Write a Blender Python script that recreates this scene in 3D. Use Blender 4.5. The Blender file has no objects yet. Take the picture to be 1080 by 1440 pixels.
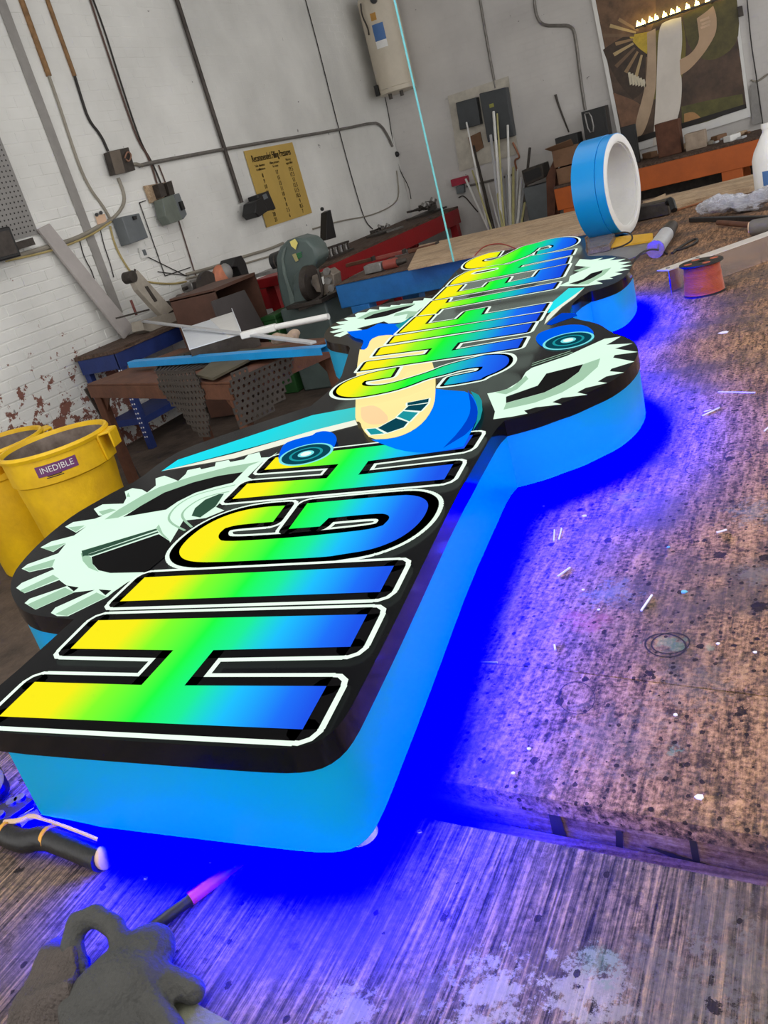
import bpy, bmesh, math, random
from mathutils import Vector, Matrix
from mathutils.geometry import tessellate_polygon
random.seed(7)
S = bpy.context.scene
COL = S.collection
# ------------------------------------------------------------------ camera, world, exposure
FPX = 1190.0
MR = ((0.873, 0.415, -0.257), (-0.054, -0.440, -0.896), (-0.485, 0.796, -0.362))  # image right, image down, forward
_r = Vector(MR[0]).normalized(); _f = Vector(MR[2]); _f = (_f - _r * _f.dot(_r)).normalized(); _d = _f.cross(_r)
CAM = Vector((0, 0, 1.43))
cd = bpy.data.cameras.new('camera'); co = bpy.data.objects.new('camera', cd); COL.objects.link(co)
cd.sensor_fit = 'HORIZONTAL'; cd.sensor_width = 36.0; cd.lens = 36.0 * FPX / 1080.0; cd.clip_start = 0.02
co.matrix_world = Matrix(((_r.x, -_d.x, -_f.x, CAM.x), (_r.y, -_d.y, -_f.y, CAM.y), (_r.z, -_d.z, -_f.z, CAM.z), (0, 0, 0, 1)))
S.camera = co
W = bpy.data.worlds.new('world'); S.world = W; W.use_nodes = True
W.node_tree.nodes['Background'].inputs[0].default_value = (1.0, 0.985, 0.96, 1)
W.node_tree.nodes['Background'].inputs[1].default_value = 1.75
S.view_settings.view_transform = 'Standard'; S.view_settings.look = 'None'
S.view_settings.exposure = 0.0; S.view_settings.gamma = 1.0; S.view_settings.use_curve_mapping = False

def add_fill_light(x, y, z, sx, sy, power):                     # unseen area lights added below the ceiling to brighten the room
    l = bpy.data.lights.new('overhead_fill', 'AREA'); l.shape = 'RECTANGLE'; l.size = sx; l.size_y = sy; l.energy = power
    l.color = (1.0, 0.97, 0.93)
    o = bpy.data.objects.new('overhead_fill', l); o.location = (x, y, z); COL.objects.link(o)
add_fill_light(-1.2, 1.2, 3.95, 1.6, 3.0, 90)
add_fill_light(-2.4, 5.6, 3.95, 1.6, 3.0, 20)

# ------------------------------------------------------------------ pixel rays onto real planes
def ray(x, y): return _r * ((x - 540) / FPX) + _d * ((y - 720) / FPX) + _f
def Z(x, y, z): d = ray(x, y); return CAM + d * ((z - CAM.z) / d.z)
def LW(x, y, X=-5.0): d = ray(x, y); return CAM + d * ((X - CAM.x) / d.x)
def BW(x, y, Y=11.04): d = ray(x, y); return CAM + d * ((Y - CAM.y) / d.y)

# ------------------------------------------------------------------ materials
MATS = {}
def _nodes(name):
    m = bpy.data.materials.new(name); m.use_nodes = True
    nt = m.node_tree; return m, nt, nt.nodes, nt.links, nt.nodes['Principled BSDF']
def lin(c):
    return tuple(((v / 255.0) / 12.92 if v / 255.0 <= 0.04045 else ((v / 255.0 + 0.055) / 1.055) ** 2.4) for v in c)
def mat(name, rgb, rough=0.6, metal=0.0, var=0.25, scale=8.0, bump=0.15, emit=0.0, trans=0.0, alpha=1.0, dirt=None):
    """rgb in 0..255 display values; a noise-driven procedural surface"""
    if name in MATS: return MATS[name]
    m, nt, N, L, P = _nodes(name); c = lin(rgb)
    P.inputs['Roughness'].default_value = rough; P.inputs['Metallic'].default_value = metal
    g = N.new('ShaderNodeNewGeometry'); n = N.new('ShaderNodeTexNoise'); n.inputs['Scale'].default_value = scale
    n.inputs['Detail'].default_value = 6; n.inputs['Roughness'].default_value = 0.65
    L.new(g.outputs['Position'], n.inputs['Vector'])
    r = N.new('ShaderNodeValToRGB'); r.color_ramp.elements[0].position = 0.3; r.color_ramp.elements[1].position = 0.7
    lo = tuple(v * (1 - var) for v in c); hi = tuple(min(1, v * (1 + var * 0.5)) for v in c)
    if dirt: lo = lin(dirt)
    r.color_ramp.elements[0].color = (*lo, 1); r.color_ramp.elements[1].color = (*hi, 1)
    L.new(n.outputs['Fac'], r.inputs['Fac']); L.new(r.outputs['Color'], P.inputs['Base Color'])
    if bump:
        b = N.new('ShaderNodeBump'); b.inputs['Strength'].default_value = bump; b.inputs['Distance'].default_value = 0.01
        n2 = N.new('ShaderNodeTexNoise'); n2.inputs['Scale'].default_value = scale * 9; n2.inputs['Detail'].default_value = 3
        L.new(g.outputs['Position'], n2.inputs['Vector']); L.new(n2.outputs['Fac'], b.inputs['Height']); L.new(b.outputs['Normal'], P.inputs['Normal'])
    if emit:
        P.inputs['Emission Color'].default_value = (*c, 1); P.inputs['Emission Strength'].default_value = emit
    if trans: P.inputs['Transmission Weight'].default_value = trans
    P.inputs['Alpha'].default_value = alpha
    MATS[name] = m; return m
def lit(name, rgb, strength=0.95):
    """backlit printed acrylic: gives off its own colour"""
    if name in MATS: return MATS[name]
    m, nt, N, L, P = _nodes(name); c = lin(rgb)
    n = N.new('ShaderNodeTexNoise'); n.inputs['Scale'].default_value = 5; g = N.new('ShaderNodeNewGeometry'); L.new(g.outputs['Position'], n.inputs['Vector'])
    mr = N.new('ShaderNodeMapRange'); mr.inputs['To Min'].default_value = strength * 0.93; mr.inputs['To Max'].default_value = strength * 1.05
    L.new(n.outputs['Fac'], mr.inputs['Value']); L.new(mr.outputs['Result'], P.inputs['Emission Strength'])
    P.inputs['Base Color'].default_value = (c[0] * .1, c[1] * .1, c[2] * .1, 1); P.inputs['Roughness'].default_value = 0.35; P.inputs['Specular IOR Level'].default_value = 0.0
    P.inputs['Emission Color'].default_value = (*c, 1); MATS[name] = m; return m
def grad(name, ky, s0, s1, stops, strength=1.0):
    """backlit print whose ink runs through stops across the lettering (s = x + ky*y)"""
    m, nt, N, L, P = _nodes(name)
    g = N.new('ShaderNodeNewGeometry'); d = N.new('ShaderNodeVectorMath'); d.operation = 'DOT_PRODUCT'
    d.inputs[1].default_value = (1, ky, 0); L.new(g.outputs['Position'], d.inputs[0])
    mr = N.new('ShaderNodeMapRange'); mr.inputs['From Min'].default_value = s0; mr.inputs['From Max'].default_value = s1
    L.new(d.outputs['Value'], mr.inputs['Value']); r = N.new('ShaderNodeValToRGB'); L.new(mr.outputs['Result'], r.inputs['Fac'])
    e = r.color_ramp.elements
    while len(e) < len(stops): e.new(0.5)
    for i, (p, c) in enumerate(stops): e[i].position = p; e[i].color = (*lin(c), 1)
    L.new(r.outputs['Color'], P.inputs['Emission Color']); P.inputs['Emission Strength'].default_value = strength
    P.inputs['Base Color'].default_value = (.01, .01, .01, 1); P.inputs['Roughness'].default_value = 0.35; P.inputs['Specular IOR Level'].default_value = 0.0
    MATS[name] = m; return m
def wood_mat(name, cols, gx=55.0, gy=3.5, holes=(), stain=0.6, bump=0.5, ax=0, spots=(), mottle=0.35):
    m, nt, N, L, P = _nodes(name); P.inputs['Roughness'].default_value = 0.8; P.inputs['Specular IOR Level'].default_value = .25
    g = N.new('ShaderNodeNewGeometry')
    def math_(op, a, b=None):
        q = N.new('ShaderNodeMath'); q.operation = op
        for i, v in enumerate((a, b)):
            if v is None: continue
            if isinstance(v, (int, float)): q.inputs[i].default_value = v
            else: L.new(v, q.inputs[i])
        return q.outputs[0]
    def noise(scale, det=6, rough=.7, vec=None, seed=0.0):
        q = N.new('ShaderNodeTexNoise'); q.inputs['Scale'].default_value = scale; q.inputs['Detail'].default_value = det; q.inputs['Roughness'].default_value = rough
        off = N.new('ShaderNodeVectorMath'); off.inputs[1].default_value = (seed, seed * 1.7, seed * .3); L.new(vec or g.outputs['Position'], off.inputs[0]); L.new(off.outputs[0], q.inputs['Vector']); return q.outputs['Fac']
    def rng(v, lo, hi, a=0.0, b=1.0):
        q = N.new('ShaderNodeMapRange'); q.inputs['From Min'].default_value = lo; q.inputs['From Max'].default_value = hi; q.inputs['To Min'].default_value = a; q.inputs['To Max'].default_value = b; L.new(v, q.inputs['Value']); return q.outputs['Result']
    def mix(f, c0, col):
        q = N.new('ShaderNodeMix'); q.data_type = 'RGBA'; L.new(f, q.inputs[0]); L.new(c0, q.inputs[6]); q.inputs[7].default_value = (*lin(col), 1); return q.outputs[2]
    mp = N.new('ShaderNodeMapping'); mp.inputs['Scale'].default_value = (gx, gy, gx) if ax == 0 else (gy, gx, gx)
    mp.inputs['Rotation'].default_value = (0, 0, math.radians(4)); L.new(g.outputs['Position'], mp.inputs['Vector'])
    grain = noise(2.2, 8, .72, mp.outputs['Vector'])
    fine = noise(150, 4, .75)
    fac = math_('ADD', math_('MULTIPLY', grain, 1 - mottle), math_('MULTIPLY', fine, mottle))
    r = N.new('ShaderNodeValToRGB'); e = r.color_ramp.elements
    while len(e) < len(cols): e.new(0.5)
    for i, (p, c) in enumerate(cols): e[i].position = p; e[i].color = (*lin(c), 1)
    L.new(fac, r.inputs['Fac']); c = r.outputs['Color']
    c = mix(rng(noise(4.0, 8, .72, None, 3.1), .47, .6, 0, stain), c, (84, 74, 70))
    c = mix(rng(noise(26.0, 8, .72, None, 9.4), .56, .64, 0, stain), c, (44, 34, 30))
    c = mix(rng(noise(13.0, 8, .75, None, 21.0), .66, .70, 0, stain * .6), c, (176, 164, 152))
    brk = noise(60.0, 9, .8, None, 5.0)
    for (x, y, rad, col, amt) in spots:
        dd = N.new('ShaderNodeVectorMath'); dd.operation = 'DISTANCE'; dd.inputs[1].default_value = (x, y, .795); L.new(g.outputs['Position'], dd.inputs[0])
        v = math_('ADD', math_('DIVIDE', dd.outputs['Value'], rad), math_('MULTIPLY', brk, -5.0))
        c = mix(rng(v, -2.1, -1.8, amt * .62, 0.0), c, col)
    for sc, rad, keep in holes:
        wob = N.new('ShaderNodeVectorMath'); wob.operation = 'MULTIPLY_ADD'; L.new(g.outputs['Position'], wob.inputs[0]); wob.inputs[1].default_value = (1, .8, 1); wob.inputs[2].default_value = (sc * .1, 0, 0)
        v = N.new('ShaderNodeTexVoronoi'); v.inputs['Scale'].default_value = sc; L.new(wob.outputs[0], v.inputs['Vector'])
        sp = N.new('ShaderNodeSeparateColor'); L.new(v.outputs['Color'], sp.inputs[0])
        edge = math_('ADD', v.outputs['Distance'], math_('MULTIPLY', math_('SUBTRACT', fine, .5), .25))
        lim = math_('MULTIPLY', sp.outputs[1], rad)
        on = math_('MULTIPLY', math_('LESS_THAN', edge, lim), math_('GREATER_THAN', sp.outputs[0], keep))
        c = mix(math_('MULTIPLY', on, .9), c, (26, 19, 17))
    L.new(c, P.inputs['Base Color'])
    b = N.new('ShaderNodeBump'); b.inputs['Strength'].default_value = bump; b.inputs['Distance'].default_value = 0.004
    L.new(fac, b.inputs['Height']); L.new(b.outputs['Normal'], P.inputs['Normal'])
    MATS[name] = m; return m
def spot(px, py, rad, col, amt=.85): q = Z(px, py, .795); return (q.x, q.y, rad, col, amt)
WHT, GRY, CHR, GRN, RED_, BLU = (198, 192, 186), (118, 112, 108), (46, 40, 37), (108, 150, 122), (176, 100, 90), (126, 142, 152)
BENCHWOOD = wood_mat('bench_plywood', [(0.39, (30, 23, 20)), (0.46, (96, 73, 57)), (0.52, (150, 113, 86)), (0.60, (194, 152, 116))], gx=46, gy=5, stain=.75, mottle=.5, holes=((110.0, .34, .45), (48.0, .26, .6), (17.0, .17, .62)),
    spots=[spot(832, 875, .035, RED_, .7), spot(800, 866, .022, RED_, .6), spot(858, 834, .05, BLU, .55), spot(940, 905, .03, GRN, .6), spot(1065, 806, .04, GRY, .8), spot(972, 965, .06, GRY, .5), spot(870, 1040, .09, GRY, .45), spot(905, 1180, .02, CHR, .8), spot(1060, 720, .06, BLU, .5), spot(945, 1057, .012, GRN, .8), spot(998, 912, .01, GRN, .8), spot(960, 1150, .03, CHR, .6), spot(1020, 1110, .03, CHR, .6), spot(880, 700, .05, BLU, .4)])
NEARWOOD = wood_mat('weathered_board', [(0.40, (24, 20, 19)), (0.465, (80, 69, 63)), (0.53, (124, 104, 91)), (0.60, (178, 146, 118))], gx=120, gy=3.2, stain=.7, bump=.8, mottle=.25, holes=((60.0, .22, .72), (22.0, .17, .55)),
    spots=[spot(690, 1400, .05, WHT, .8), spot(828, 1395, .045, WHT, .8), spot(945, 1400, .07, GRY, .7), spot(840, 1355, .022, GRN, .6), spot(865, 1232, .026, CHR, .8), spot(805, 1232, .026, CHR, .7), spot(490, 1420, .035, WHT, .6), spot(1050, 1370, .06, GRY, .7), spot(1000, 1290, .04, GRY, .5), spot(600, 1390, .03, GRY, .6), spot(775, 1343, .01, WHT, .8)])
BEAMWOOD = wood_mat('beam_wood', [(0.38, (64, 42, 35)), (0.5, (128, 96, 82)), (0.62, (168, 138, 120))], gx=60, gy=3, stain=.5, ax=1)
PLYPALE = wood_mat('pale_plywood', [(0.38, (150, 124, 98)), (0.5, (186, 160, 130)), (0.62, (206, 184, 156))], gx=20, gy=2, stain=.3, bump=.2, ax=1)
DARKTOP = wood_mat('oily_bench_top', [(0.38, (40, 32, 28)), (0.5, (84, 66, 56)), (0.62, (118, 98, 86))], gx=20, gy=3, stain=.4)

def wall_mat(name, base, chip):
    """painted masonry: white paint with grime, flaking off in shaped patches low on the wall"""
    m, nt, N, L, P = _nodes(name); P.inputs['Roughness'].default_value = 0.7
    g = N.new('ShaderNodeNewGeometry')
    n = N.new('ShaderNodeTexNoise'); n.inputs['Scale'].default_value = 1.3; n.inputs['Detail'].default_value = 8; L.new(g.outputs['Position'], n.inputs['Vector'])
    r = N.new('ShaderNodeValToRGB'); r.color_ramp.elements[0].position = .3; r.color_ramp.elements[1].position = .65
    r.color_ramp.elements[0].color = (*lin(tuple(int(v * .9) for v in base)), 1); r.color_ramp.elements[1].color = (*lin(base), 1)
    L.new(n.outputs['Fac'], r.inputs['Fac']); c = r.outputs['Color']
    # flake noise against a height/length field
    q = N.new('ShaderNodeTexNoise'); q.inputs['Scale'].default_value = 8.0; q.inputs['Detail'].default_value = 8; q.inputs['Roughness'].default_value = .7; L.new(g.outputs['Position'], q.inputs['Vector'])
    sx = N.new('ShaderNodeSeparateXYZ'); L.new(g.outputs['Position'], sx.inputs[0])
    mz = N.new('ShaderNodeMapRange'); mz.inputs['From Min'].default_value = 0.3; mz.inputs['From Max'].default_value = 1.25; mz.inputs['To Min'].default_value = 0.48; mz.inputs['To Max'].default_value = 0.70
    L.new(sx.outputs['Z'], mz.inputs['Value'])
    my = N.new('ShaderNodeMapRange'); my.inputs['From Min'].default_value = 4.9; my.inputs['From Max'].default_value = 6.0; my.inputs['To Min'].default_value = 0.0; my.inputs['To Max'].default_value = 0.3
    L.new(sx.outputs['Y'], my.inputs['Value'])
    ad = N.new('ShaderNodeMath'); ad.operation = 'ADD'; L.new(mz.outputs[0], ad.inputs[0]); L.new(my.outputs[0], ad.inputs[1])
    su = N.new('ShaderNodeMath'); su.operation = 'SUBTRACT'; L.new(q.outputs['Fac'], su.inputs[0]); L.new(ad.outputs[0], su.inputs[1])
    mr = N.new('ShaderNodeMapRange'); mr.inputs['From Max'].default_value = 0.012; mr.inputs['To Max'].default_value = 1.0 if chip else 0.0; L.new(su.outputs[0], mr.inputs['Value'])
    mx = N.new('ShaderNodeMix'); mx.data_type = 'RGBA'; L.new(mr.outputs[0], mx.inputs[0]); L.new(c, mx.inputs[6]); mx.inputs[7].default_value = (*lin((128, 84, 72)), 1)
    c = mx.outputs[2]
    # sparse dark marks
    v = N.new('ShaderNodeTexNoise'); v.inputs['Scale'].default_value = 11; v.inputs['Detail'].default_value = 4; L.new(g.outputs['Position'], v.inputs['Vector'])
    m2 = N.new('ShaderNodeMapRange'); m2.inputs['From Min'].default_value = .735; m2.inputs['From Max'].default_value = .75; m2.inputs['To Max'].default_value = .7; L.new(v.outputs['Fac'], m2.inputs['Value'])
    mx2 = N.new('ShaderNodeMix'); mx2.data_type = 'RGBA'; L.new(m2.outputs[0], mx2.inputs[0]); L.new(c, mx2.inputs[6]); mx2.inputs[7].default_value = (*lin((70, 62, 58)), 1)
    L.new(mx2.outputs[2], P.inputs['Base Color'])
    b = N.new('ShaderNodeBump'); b.inputs['Strength'].default_value = .35; b.inputs['Distance'].default_value = .01; L.new(q.outputs['Fac'], b.inputs['Height']); L.new(b.outputs['Normal'], P.inputs['Normal'])
    MATS[name] = m; return m
WPAINT = wall_mat('flaking_white_paint', (236, 236, 233), True)
WPAINT2 = wall_mat('white_wall_paint', (214, 211, 208), False)
MORTAR = mat('painted_mortar', (196, 192, 187), .9, var=.3, scale=12)

BLACK = mat('gloss_black', (15, 16, 19), .12, var=.1, bump=0); BLACK.node_tree.nodes['Principled BSDF'].inputs['Specular IOR Level'].default_value = .22
FACEBLACK = mat('black_acrylic', (15, 16, 19), .2, var=.1, bump=0); FACEBLACK.node_tree.nodes['Principled BSDF'].inputs['Specular IOR Level'].default_value = .03
VINYL = mat('black_vinyl', (6, 6, 8), .5, var=.1, bump=0); VINYL.node_tree.nodes['Principled BSDF'].inputs['Specular IOR Level'].default_value = .03
SIGNBLUE = mat('sky_blue_return', (0, 156, 204), .35, var=.03, scale=3, bump=0); SIGNBLUE.node_tree.nodes['Principled BSDF'].inputs['Specular IOR Level'].default_value = .2
RINGBLUE = mat('blue_ring_paint', (0, 146, 226), .35, var=.03, scale=3, bump=0)
DBLACK = mat('black_plastic', (26, 26, 28), .45, var=.2)
RUBBER = mat('perforated_rubber', (66, 60, 56), .85, var=.2)
OLIVE = mat('olive_mat', (84, 78, 62), .9, var=.2)
STEEL = mat('scuffed_steel', (150, 148, 146), .4, .7, var=.35, scale=14)
DSTEEL = mat('dark_oily_steel', (74, 68, 64), .5, .5, var=.4, scale=14)
RUST = mat('rusty_brown_steel', (104, 66, 48), .7, .2, var=.4, scale=10)
RUSTPIPE = mat('rusty_pipe', (142, 108, 72), .7, .2, var=.4, scale=20)
GREYP = mat('grey_enamel', (104, 110, 114), .45, var=.15)
DGREYP = mat('dark_grey_enamel', (62, 66, 70), .45, var=.15)
CONDUIT = mat('galvanised_conduit', (128, 124, 120), .45, .4, var=.3, scale=20)
CABLE = mat('black_cable', (38, 34, 32), .6, var=.2)
BROWNCABLE = mat('brown_cable', (84, 60, 52), .6, var=.2)
GREYCABLE = mat('grey_cable', (148, 142, 130), .6, var=.2)
YELCABLE = mat('yellowed_cable', (176, 158, 104), .6, var=.2)
YELLOW = mat('yellow_bin_plastic', (242, 198, 12), .5, var=.14, scale=5, dirt=(214, 166, 14))
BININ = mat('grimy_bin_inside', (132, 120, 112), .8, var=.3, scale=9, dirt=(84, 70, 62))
PURPLE = mat('purple_label', (112, 58, 110), .5, var=.1)
WHITEP = mat('white_plastic', (232, 232, 230), .4, var=.06)
WHITESHEET = mat('white_sheet_metal', (226, 232, 240), .35, var=.05)
PALEMETAL = mat('pale_grey_tube', (196, 198, 202), .4, .2, var=.12)
REDP = mat('red_enamel', (142, 16, 24), .45, var=.2, scale=4)
BLUEP = mat('blue_bench_enamel', (30, 50, 112), .5, var=.3, scale=6)
BEAMBLUE = mat('blue_beam_enamel', (28, 108, 178), .45, var=.25, scale=6)
TRIMBLUE = mat('bright_blue_trim', (18, 150, 222), .35, var=.1)
GREEN = mat('green_crate', (38, 84, 40), .5, var=.2)
MACHINE = mat('grey_green_machine', (84, 98, 96), .4, var=.2, scale=5)
ORANGE = mat('orange_bench_enamel', (190, 92, 26), .5, var=.2, scale=4)
CARD = mat('cardboard', (128, 96, 72), .85, var=.25, scale=6)
RAG = mat('dirty_rag', (172, 150, 132), .9, var=.3, scale=30)
POSTER = mat('yellow_poster', (196, 164, 84), .5, var=.08, scale=4, bump=0)
INK = mat('black_ink', (44, 34, 26), .6, var=.1, bump=0)
HEATER = mat('cream_enamel', (206, 196, 178), .4, var=.12, scale=3)
PEG = mat('grey_pegboard', (142, 140, 138), .7, var=.1)
PEGHOLE = mat('pegboard_hole', (48, 46, 46), .9, var=.1)
GREYSTRIP = mat('grey_batten', (150, 147, 144), .7, var=.15)
PLANK = mat('pale_grey_plank', (176, 170, 168), .7, var=.12, scale=6)
FLOORM = mat('dirty_concrete', (92, 78, 68), .85, var=.5, scale=4, bump=.5, dirt=(48, 40, 36))
CEIL = mat('ceiling_boards', (150, 146, 142), .9, var=.2)
COPPERWIRE = mat('brown_red_wire', (190, 96, 70), .45, var=.15, scale=40)
FOIL = mat('crinkled_foil', (226, 228, 238), .12, .95, var=.15, scale=30, bump=1.0)
ALU = mat('polished_aluminium', (222, 214, 212), .16, .9, var=.05, bump=.03)
ALUTOP = mat('brushed_aluminium', (226, 220, 216), .35, .3, var=.06, bump=.03)
TEAL = mat('teal_string', (112, 190, 200), .7, var=.15, scale=60)
PINK = mat('pink_red_pen', (206, 52, 92), .4, var=.1)
GLOVE = mat('grey_glove', (62, 62, 60), .85, var=.2, scale=20, bump=.5)
CUFF = mat('dark_knit_cuff', (82, 74, 70), .95, var=.25, scale=30, bump=.8)
CREAMTRIM = mat('cream_trim', (226, 190, 160), .5, var=.1)
ORANGETRIM = mat('orange_trim', (228, 162, 60), .5, var=.1)
CHALK = mat('pale_scrap', (236, 234, 230), .7, var=.05, bump=0)
YELPAPER = mat('yellow_pad', (232, 178, 40), .6, var=.1)
PLYWAX = mat('marker_black', (36, 28, 26), .8, var=.2, bump=0)

# ------------------------------------------------------------------ mesh building
class MB:
    def __init__(s): s.v = []; s.f = []
    def add(s, vs, fs):
        o = len(s.v); s.v += [Vector(p) for p in vs]; s.f += [tuple(i + o for i in f) for f in fs]; return s
    def box(s, c, size, M=None):
        c = Vector(c); hx, hy, hz = (a / 2 for a in size)
        vs = [Vector((x, y, z)) for x in (-hx, hx) for y in (-hy, hy) for z in (-hz, hz)]
        if M: vs = [M @ p for p in vs]
        return s.add([c + p for p in vs], [(0, 1, 3, 2), (4, 6, 7, 5), (0, 4, 5, 1), (2, 3, 7, 6), (0, 2, 6, 4), (1, 5, 7, 3)])
    def beam(s, a, b, w, h, up=(0, 0, 1)):
        a = Vector(a); b = Vector(b); t = (b - a); l = t.length; t.normalize(); u = Vector(up); sd = t.cross(u)
        if sd.length < 1e-4: sd = t.cross(Vector((0, 1, 0)))
        sd.normalize(); u = sd.cross(t)
        vs = [p + sd * (i * w / 2) + u * (j * h / 2) for p in (a, b) for i in (-1, 1) for j in (-1, 1)]
        return s.add(vs, [(0, 1, 3, 2), (4, 6, 7, 5), (0, 4, 5, 1), (2, 3, 7, 6), (0, 2, 6, 4), (1, 5, 7, 3)])
    def prism(s, pts, off):
        """closed planar polygon of 3D points extruded by vector off"""
        n = len(pts); pts = [Vector(p) for p in pts]; off = Vector(off)
        tri = tessellate_polygon([pts]); vs = pts + [p + off for p in pts]
        fs = [tuple(t) for t in tri] + [tuple(i + n for i in reversed(t)) for t in tri]
        fs += [(i, (i + 1) % n, (i + 1) % n + n, i + n) for i in range(n)]
        return s.add(vs, fs)
    def flat(s, pts):
        pts = [Vector(p) for p in pts]; return s.add(pts, [tuple(t) for t in tessellate_polygon([pts])])
    def cyl(s, a, b, r0, r1=None, n=16, cap=True):
        r1 = r0 if r1 is None else r1; a = Vector(a); b = Vector(b); t = (b - a).normalized()
        u = t.orthogonal().normalized(); w = t.cross(u)
        vs = []
        for p, r in ((a, r0), (b, r1)):
            vs += [p + (u * math.cos(2 * math.pi * i / n) + w * math.sin(2 * math.pi * i / n)) * r for i in range(n)]
        fs = [(i, (i + 1) % n, (i + 1) % n + n, i + n) for i in range(n)]
        if cap: fs += [tuple(reversed(range(n))), tuple(range(n, 2 * n))]
        return s.add(vs, fs)
    def lathe(s, base, axis, prof, n=28, closed=False):
        """prof: list of (radius, distance along axis)"""
        base = Vector(base); t = Vector(axis).normalized(); u = t.orthogonal().normalized(); w = t.cross(u); vs = []
        for r, d in prof:
            vs += [base + t * d + (u * math.cos(2 * math.pi * i / n) + w * math.sin(2 * math.pi * i / n)) * r for i in range(n)]
        fs = []; k = len(prof)
        for j in range(k if closed else k - 1):
            j2 = (j + 1) % k
            fs += [(j * n + i, j * n + (i + 1) % n, j2 * n + (i + 1) % n, j2 * n + i) for i in range(n)]
        if not closed: fs += [tuple(reversed(range(n))), tuple(range((k - 1) * n, k * n))]
        return s.add(vs, fs)
    def tube(s, path, r, n=8, sm=2):
        path = [Vector(p) for p in path]
        for _ in range(sm):
            if len(path) > 2:
                q = [path[0]]
                for a, b in zip(path[:-1], path[1:]): q += [a * .75 + b * .25, a * .25 + b * .75]
                q.append(path[-1]); path = q
        vs = []; u = None
        for i, p in enumerate(path):
            t = (path[min(i + 1, len(path) - 1)] - path[max(i - 1, 0)])
            t = t.normalized() if t.length > 1e-7 else Vector((0, 0, 1))
            u = t.orthogonal().normalized() if u is None else (u - t * u.dot(t)).normalized()
            w = t.cross(u); rr = r[0] + (r[1] - r[0]) * i / (len(path) - 1) if isinstance(r, tuple) else r
            vs += [p + (u * math.cos(2 * math.pi * k / n) + w * math.sin(2 * math.pi * k / n)) * rr for k in range(n)]
        fs = [(j * n + k, j * n + (k + 1) % n, (j + 1) * n + (k + 1) % n, (j + 1) * n + k) for j in range(len(path) - 1) for k in range(n)]
        fs += [tuple(reversed(range(n))), tuple(range((len(path) - 1) * n, len(path) * n))]
        return s.add(vs, fs)
    def ball(s, c, r, M=None, nu=14, nv=8):
        c = Vector(c); r = Vector(r) if hasattr(r, '__len__') else Vector((r, r, r)); vs = []; fs = []
        for j in range(1, nv):
            a = math.pi * j / nv
            for i in range(nu):
                b = 2 * math.pi * i / nu; p = Vector((r.x * math.sin(a) * math.cos(b), r.y * math.sin(a) * math.sin(b), r.z * math.cos(a)))
                vs.append(c + (M @ p if M else p))
        p = Vector((0, 0, r.z)); top = len(vs); vs += [c + (M @ p if M else p), c - (M @ p if M else p)]
        for j in range(nv - 2):
            for i in range(nu): fs.append((j * nu + i, (j + 1) * nu + i, (j + 1) * nu + (i + 1) % nu, j * nu + (i + 1) % nu))
        for i in range(nu):
            fs.append((top, i, (i + 1) % nu)); fs.append((top + 1, (nv - 2) * nu + (i + 1) % nu, (nv - 2) * nu + i))
        return s.add(vs, fs)
def part(name, mb, material, parent=None, smooth=True, bevel=0.0, label=None, fix=True):
    """link a mesh built in world coordinates; origin at its base (or its parent's origin)"""
    if parent is None:
        xs = [p.x for p in mb.v]; ys = [p.y for p in mb.v]; o = Vector(((min(xs) + max(xs)) / 2, (min(ys) + max(ys)) / 2, min(p.z for p in mb.v)))
        base = o
    else:
        base = Vector(parent['_w']); o = Vector((0, 0, 0))
    me = bpy.data.meshes.new(name); me.from_pydata([p - base for p in mb.v], [], mb.f); me.materials.append(material)
    if fix:
        b = bmesh.new(); b.from_mesh(me); bmesh.ops.recalc_face_normals(b, faces=b.faces); b.to_mesh(me); b.free()
    if smooth: me.shade_smooth(); me.set_sharp_from_angle(angle=math.radians(35))
    ob = bpy.data.objects.new(name, me); COL.objects.link(ob); ob.location = o
    if parent is not None: ob.parent = parent
    ob['_w'] = list(base)
    if bevel:
        bv = ob.modifiers.new('bevel', 'BEVEL'); bv.width = bevel; bv.segments = 2; bv.limit_method = 'ANGLE'
    if label: ob['label'] = label
    return ob
def thing(name, label, cat, loc, group=None):
    o = bpy.data.objects.new(name, None); COL.objects.link(o); o.location = loc; o.empty_display_size = .05
    o['label'] = label; o['category'] = cat; o['_w'] = list(loc)
    if group: o['group'] = group
    return o
def tag(o, label, cat, group=None):
    o['label'] = label; o['category'] = cat
    if group: o['group'] = group
    return o
def struct(o): o['kind'] = 'structure'; return o
def text_mesh(txt, size, extrude=0.0):
    c = bpy.data.curves.new('t', 'FONT'); c.body = txt; c.size = size; c.extrude = extrude; c.resolution_u = 2
    o = bpy.data.objects.new('t', c); COL.objects.link(o)
    dg = bpy.context.evaluated_depsgraph_get(); me = bpy.data.meshes.new_from_object(o.evaluated_get(dg))
    vs = [v.co.copy() for v in me.vertices]; fs = [tuple(p.vertices) for p in me.polygons]
    bpy.data.objects.remove(o); bpy.data.curves.remove(c); bpy.data.meshes.remove(me)
    return vs, fs
def put_text(mb, txt, size, org, right, up, bold=0.0, squeeze=1.0, center=False):
    vs, fs = text_mesh(txt, size); org = Vector(org); right = Vector(right).normalized(); up = Vector(up).normalized()
    cx = (min(v.x for v in vs) + max(v.x for v in vs)) / 2 if center else 0
    for d in ([0] if not bold else [-bold, 0, bold]):
        mb.add([org + right * ((v.x - cx) * squeeze + d) + up * v.y for v in vs], fs)

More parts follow.
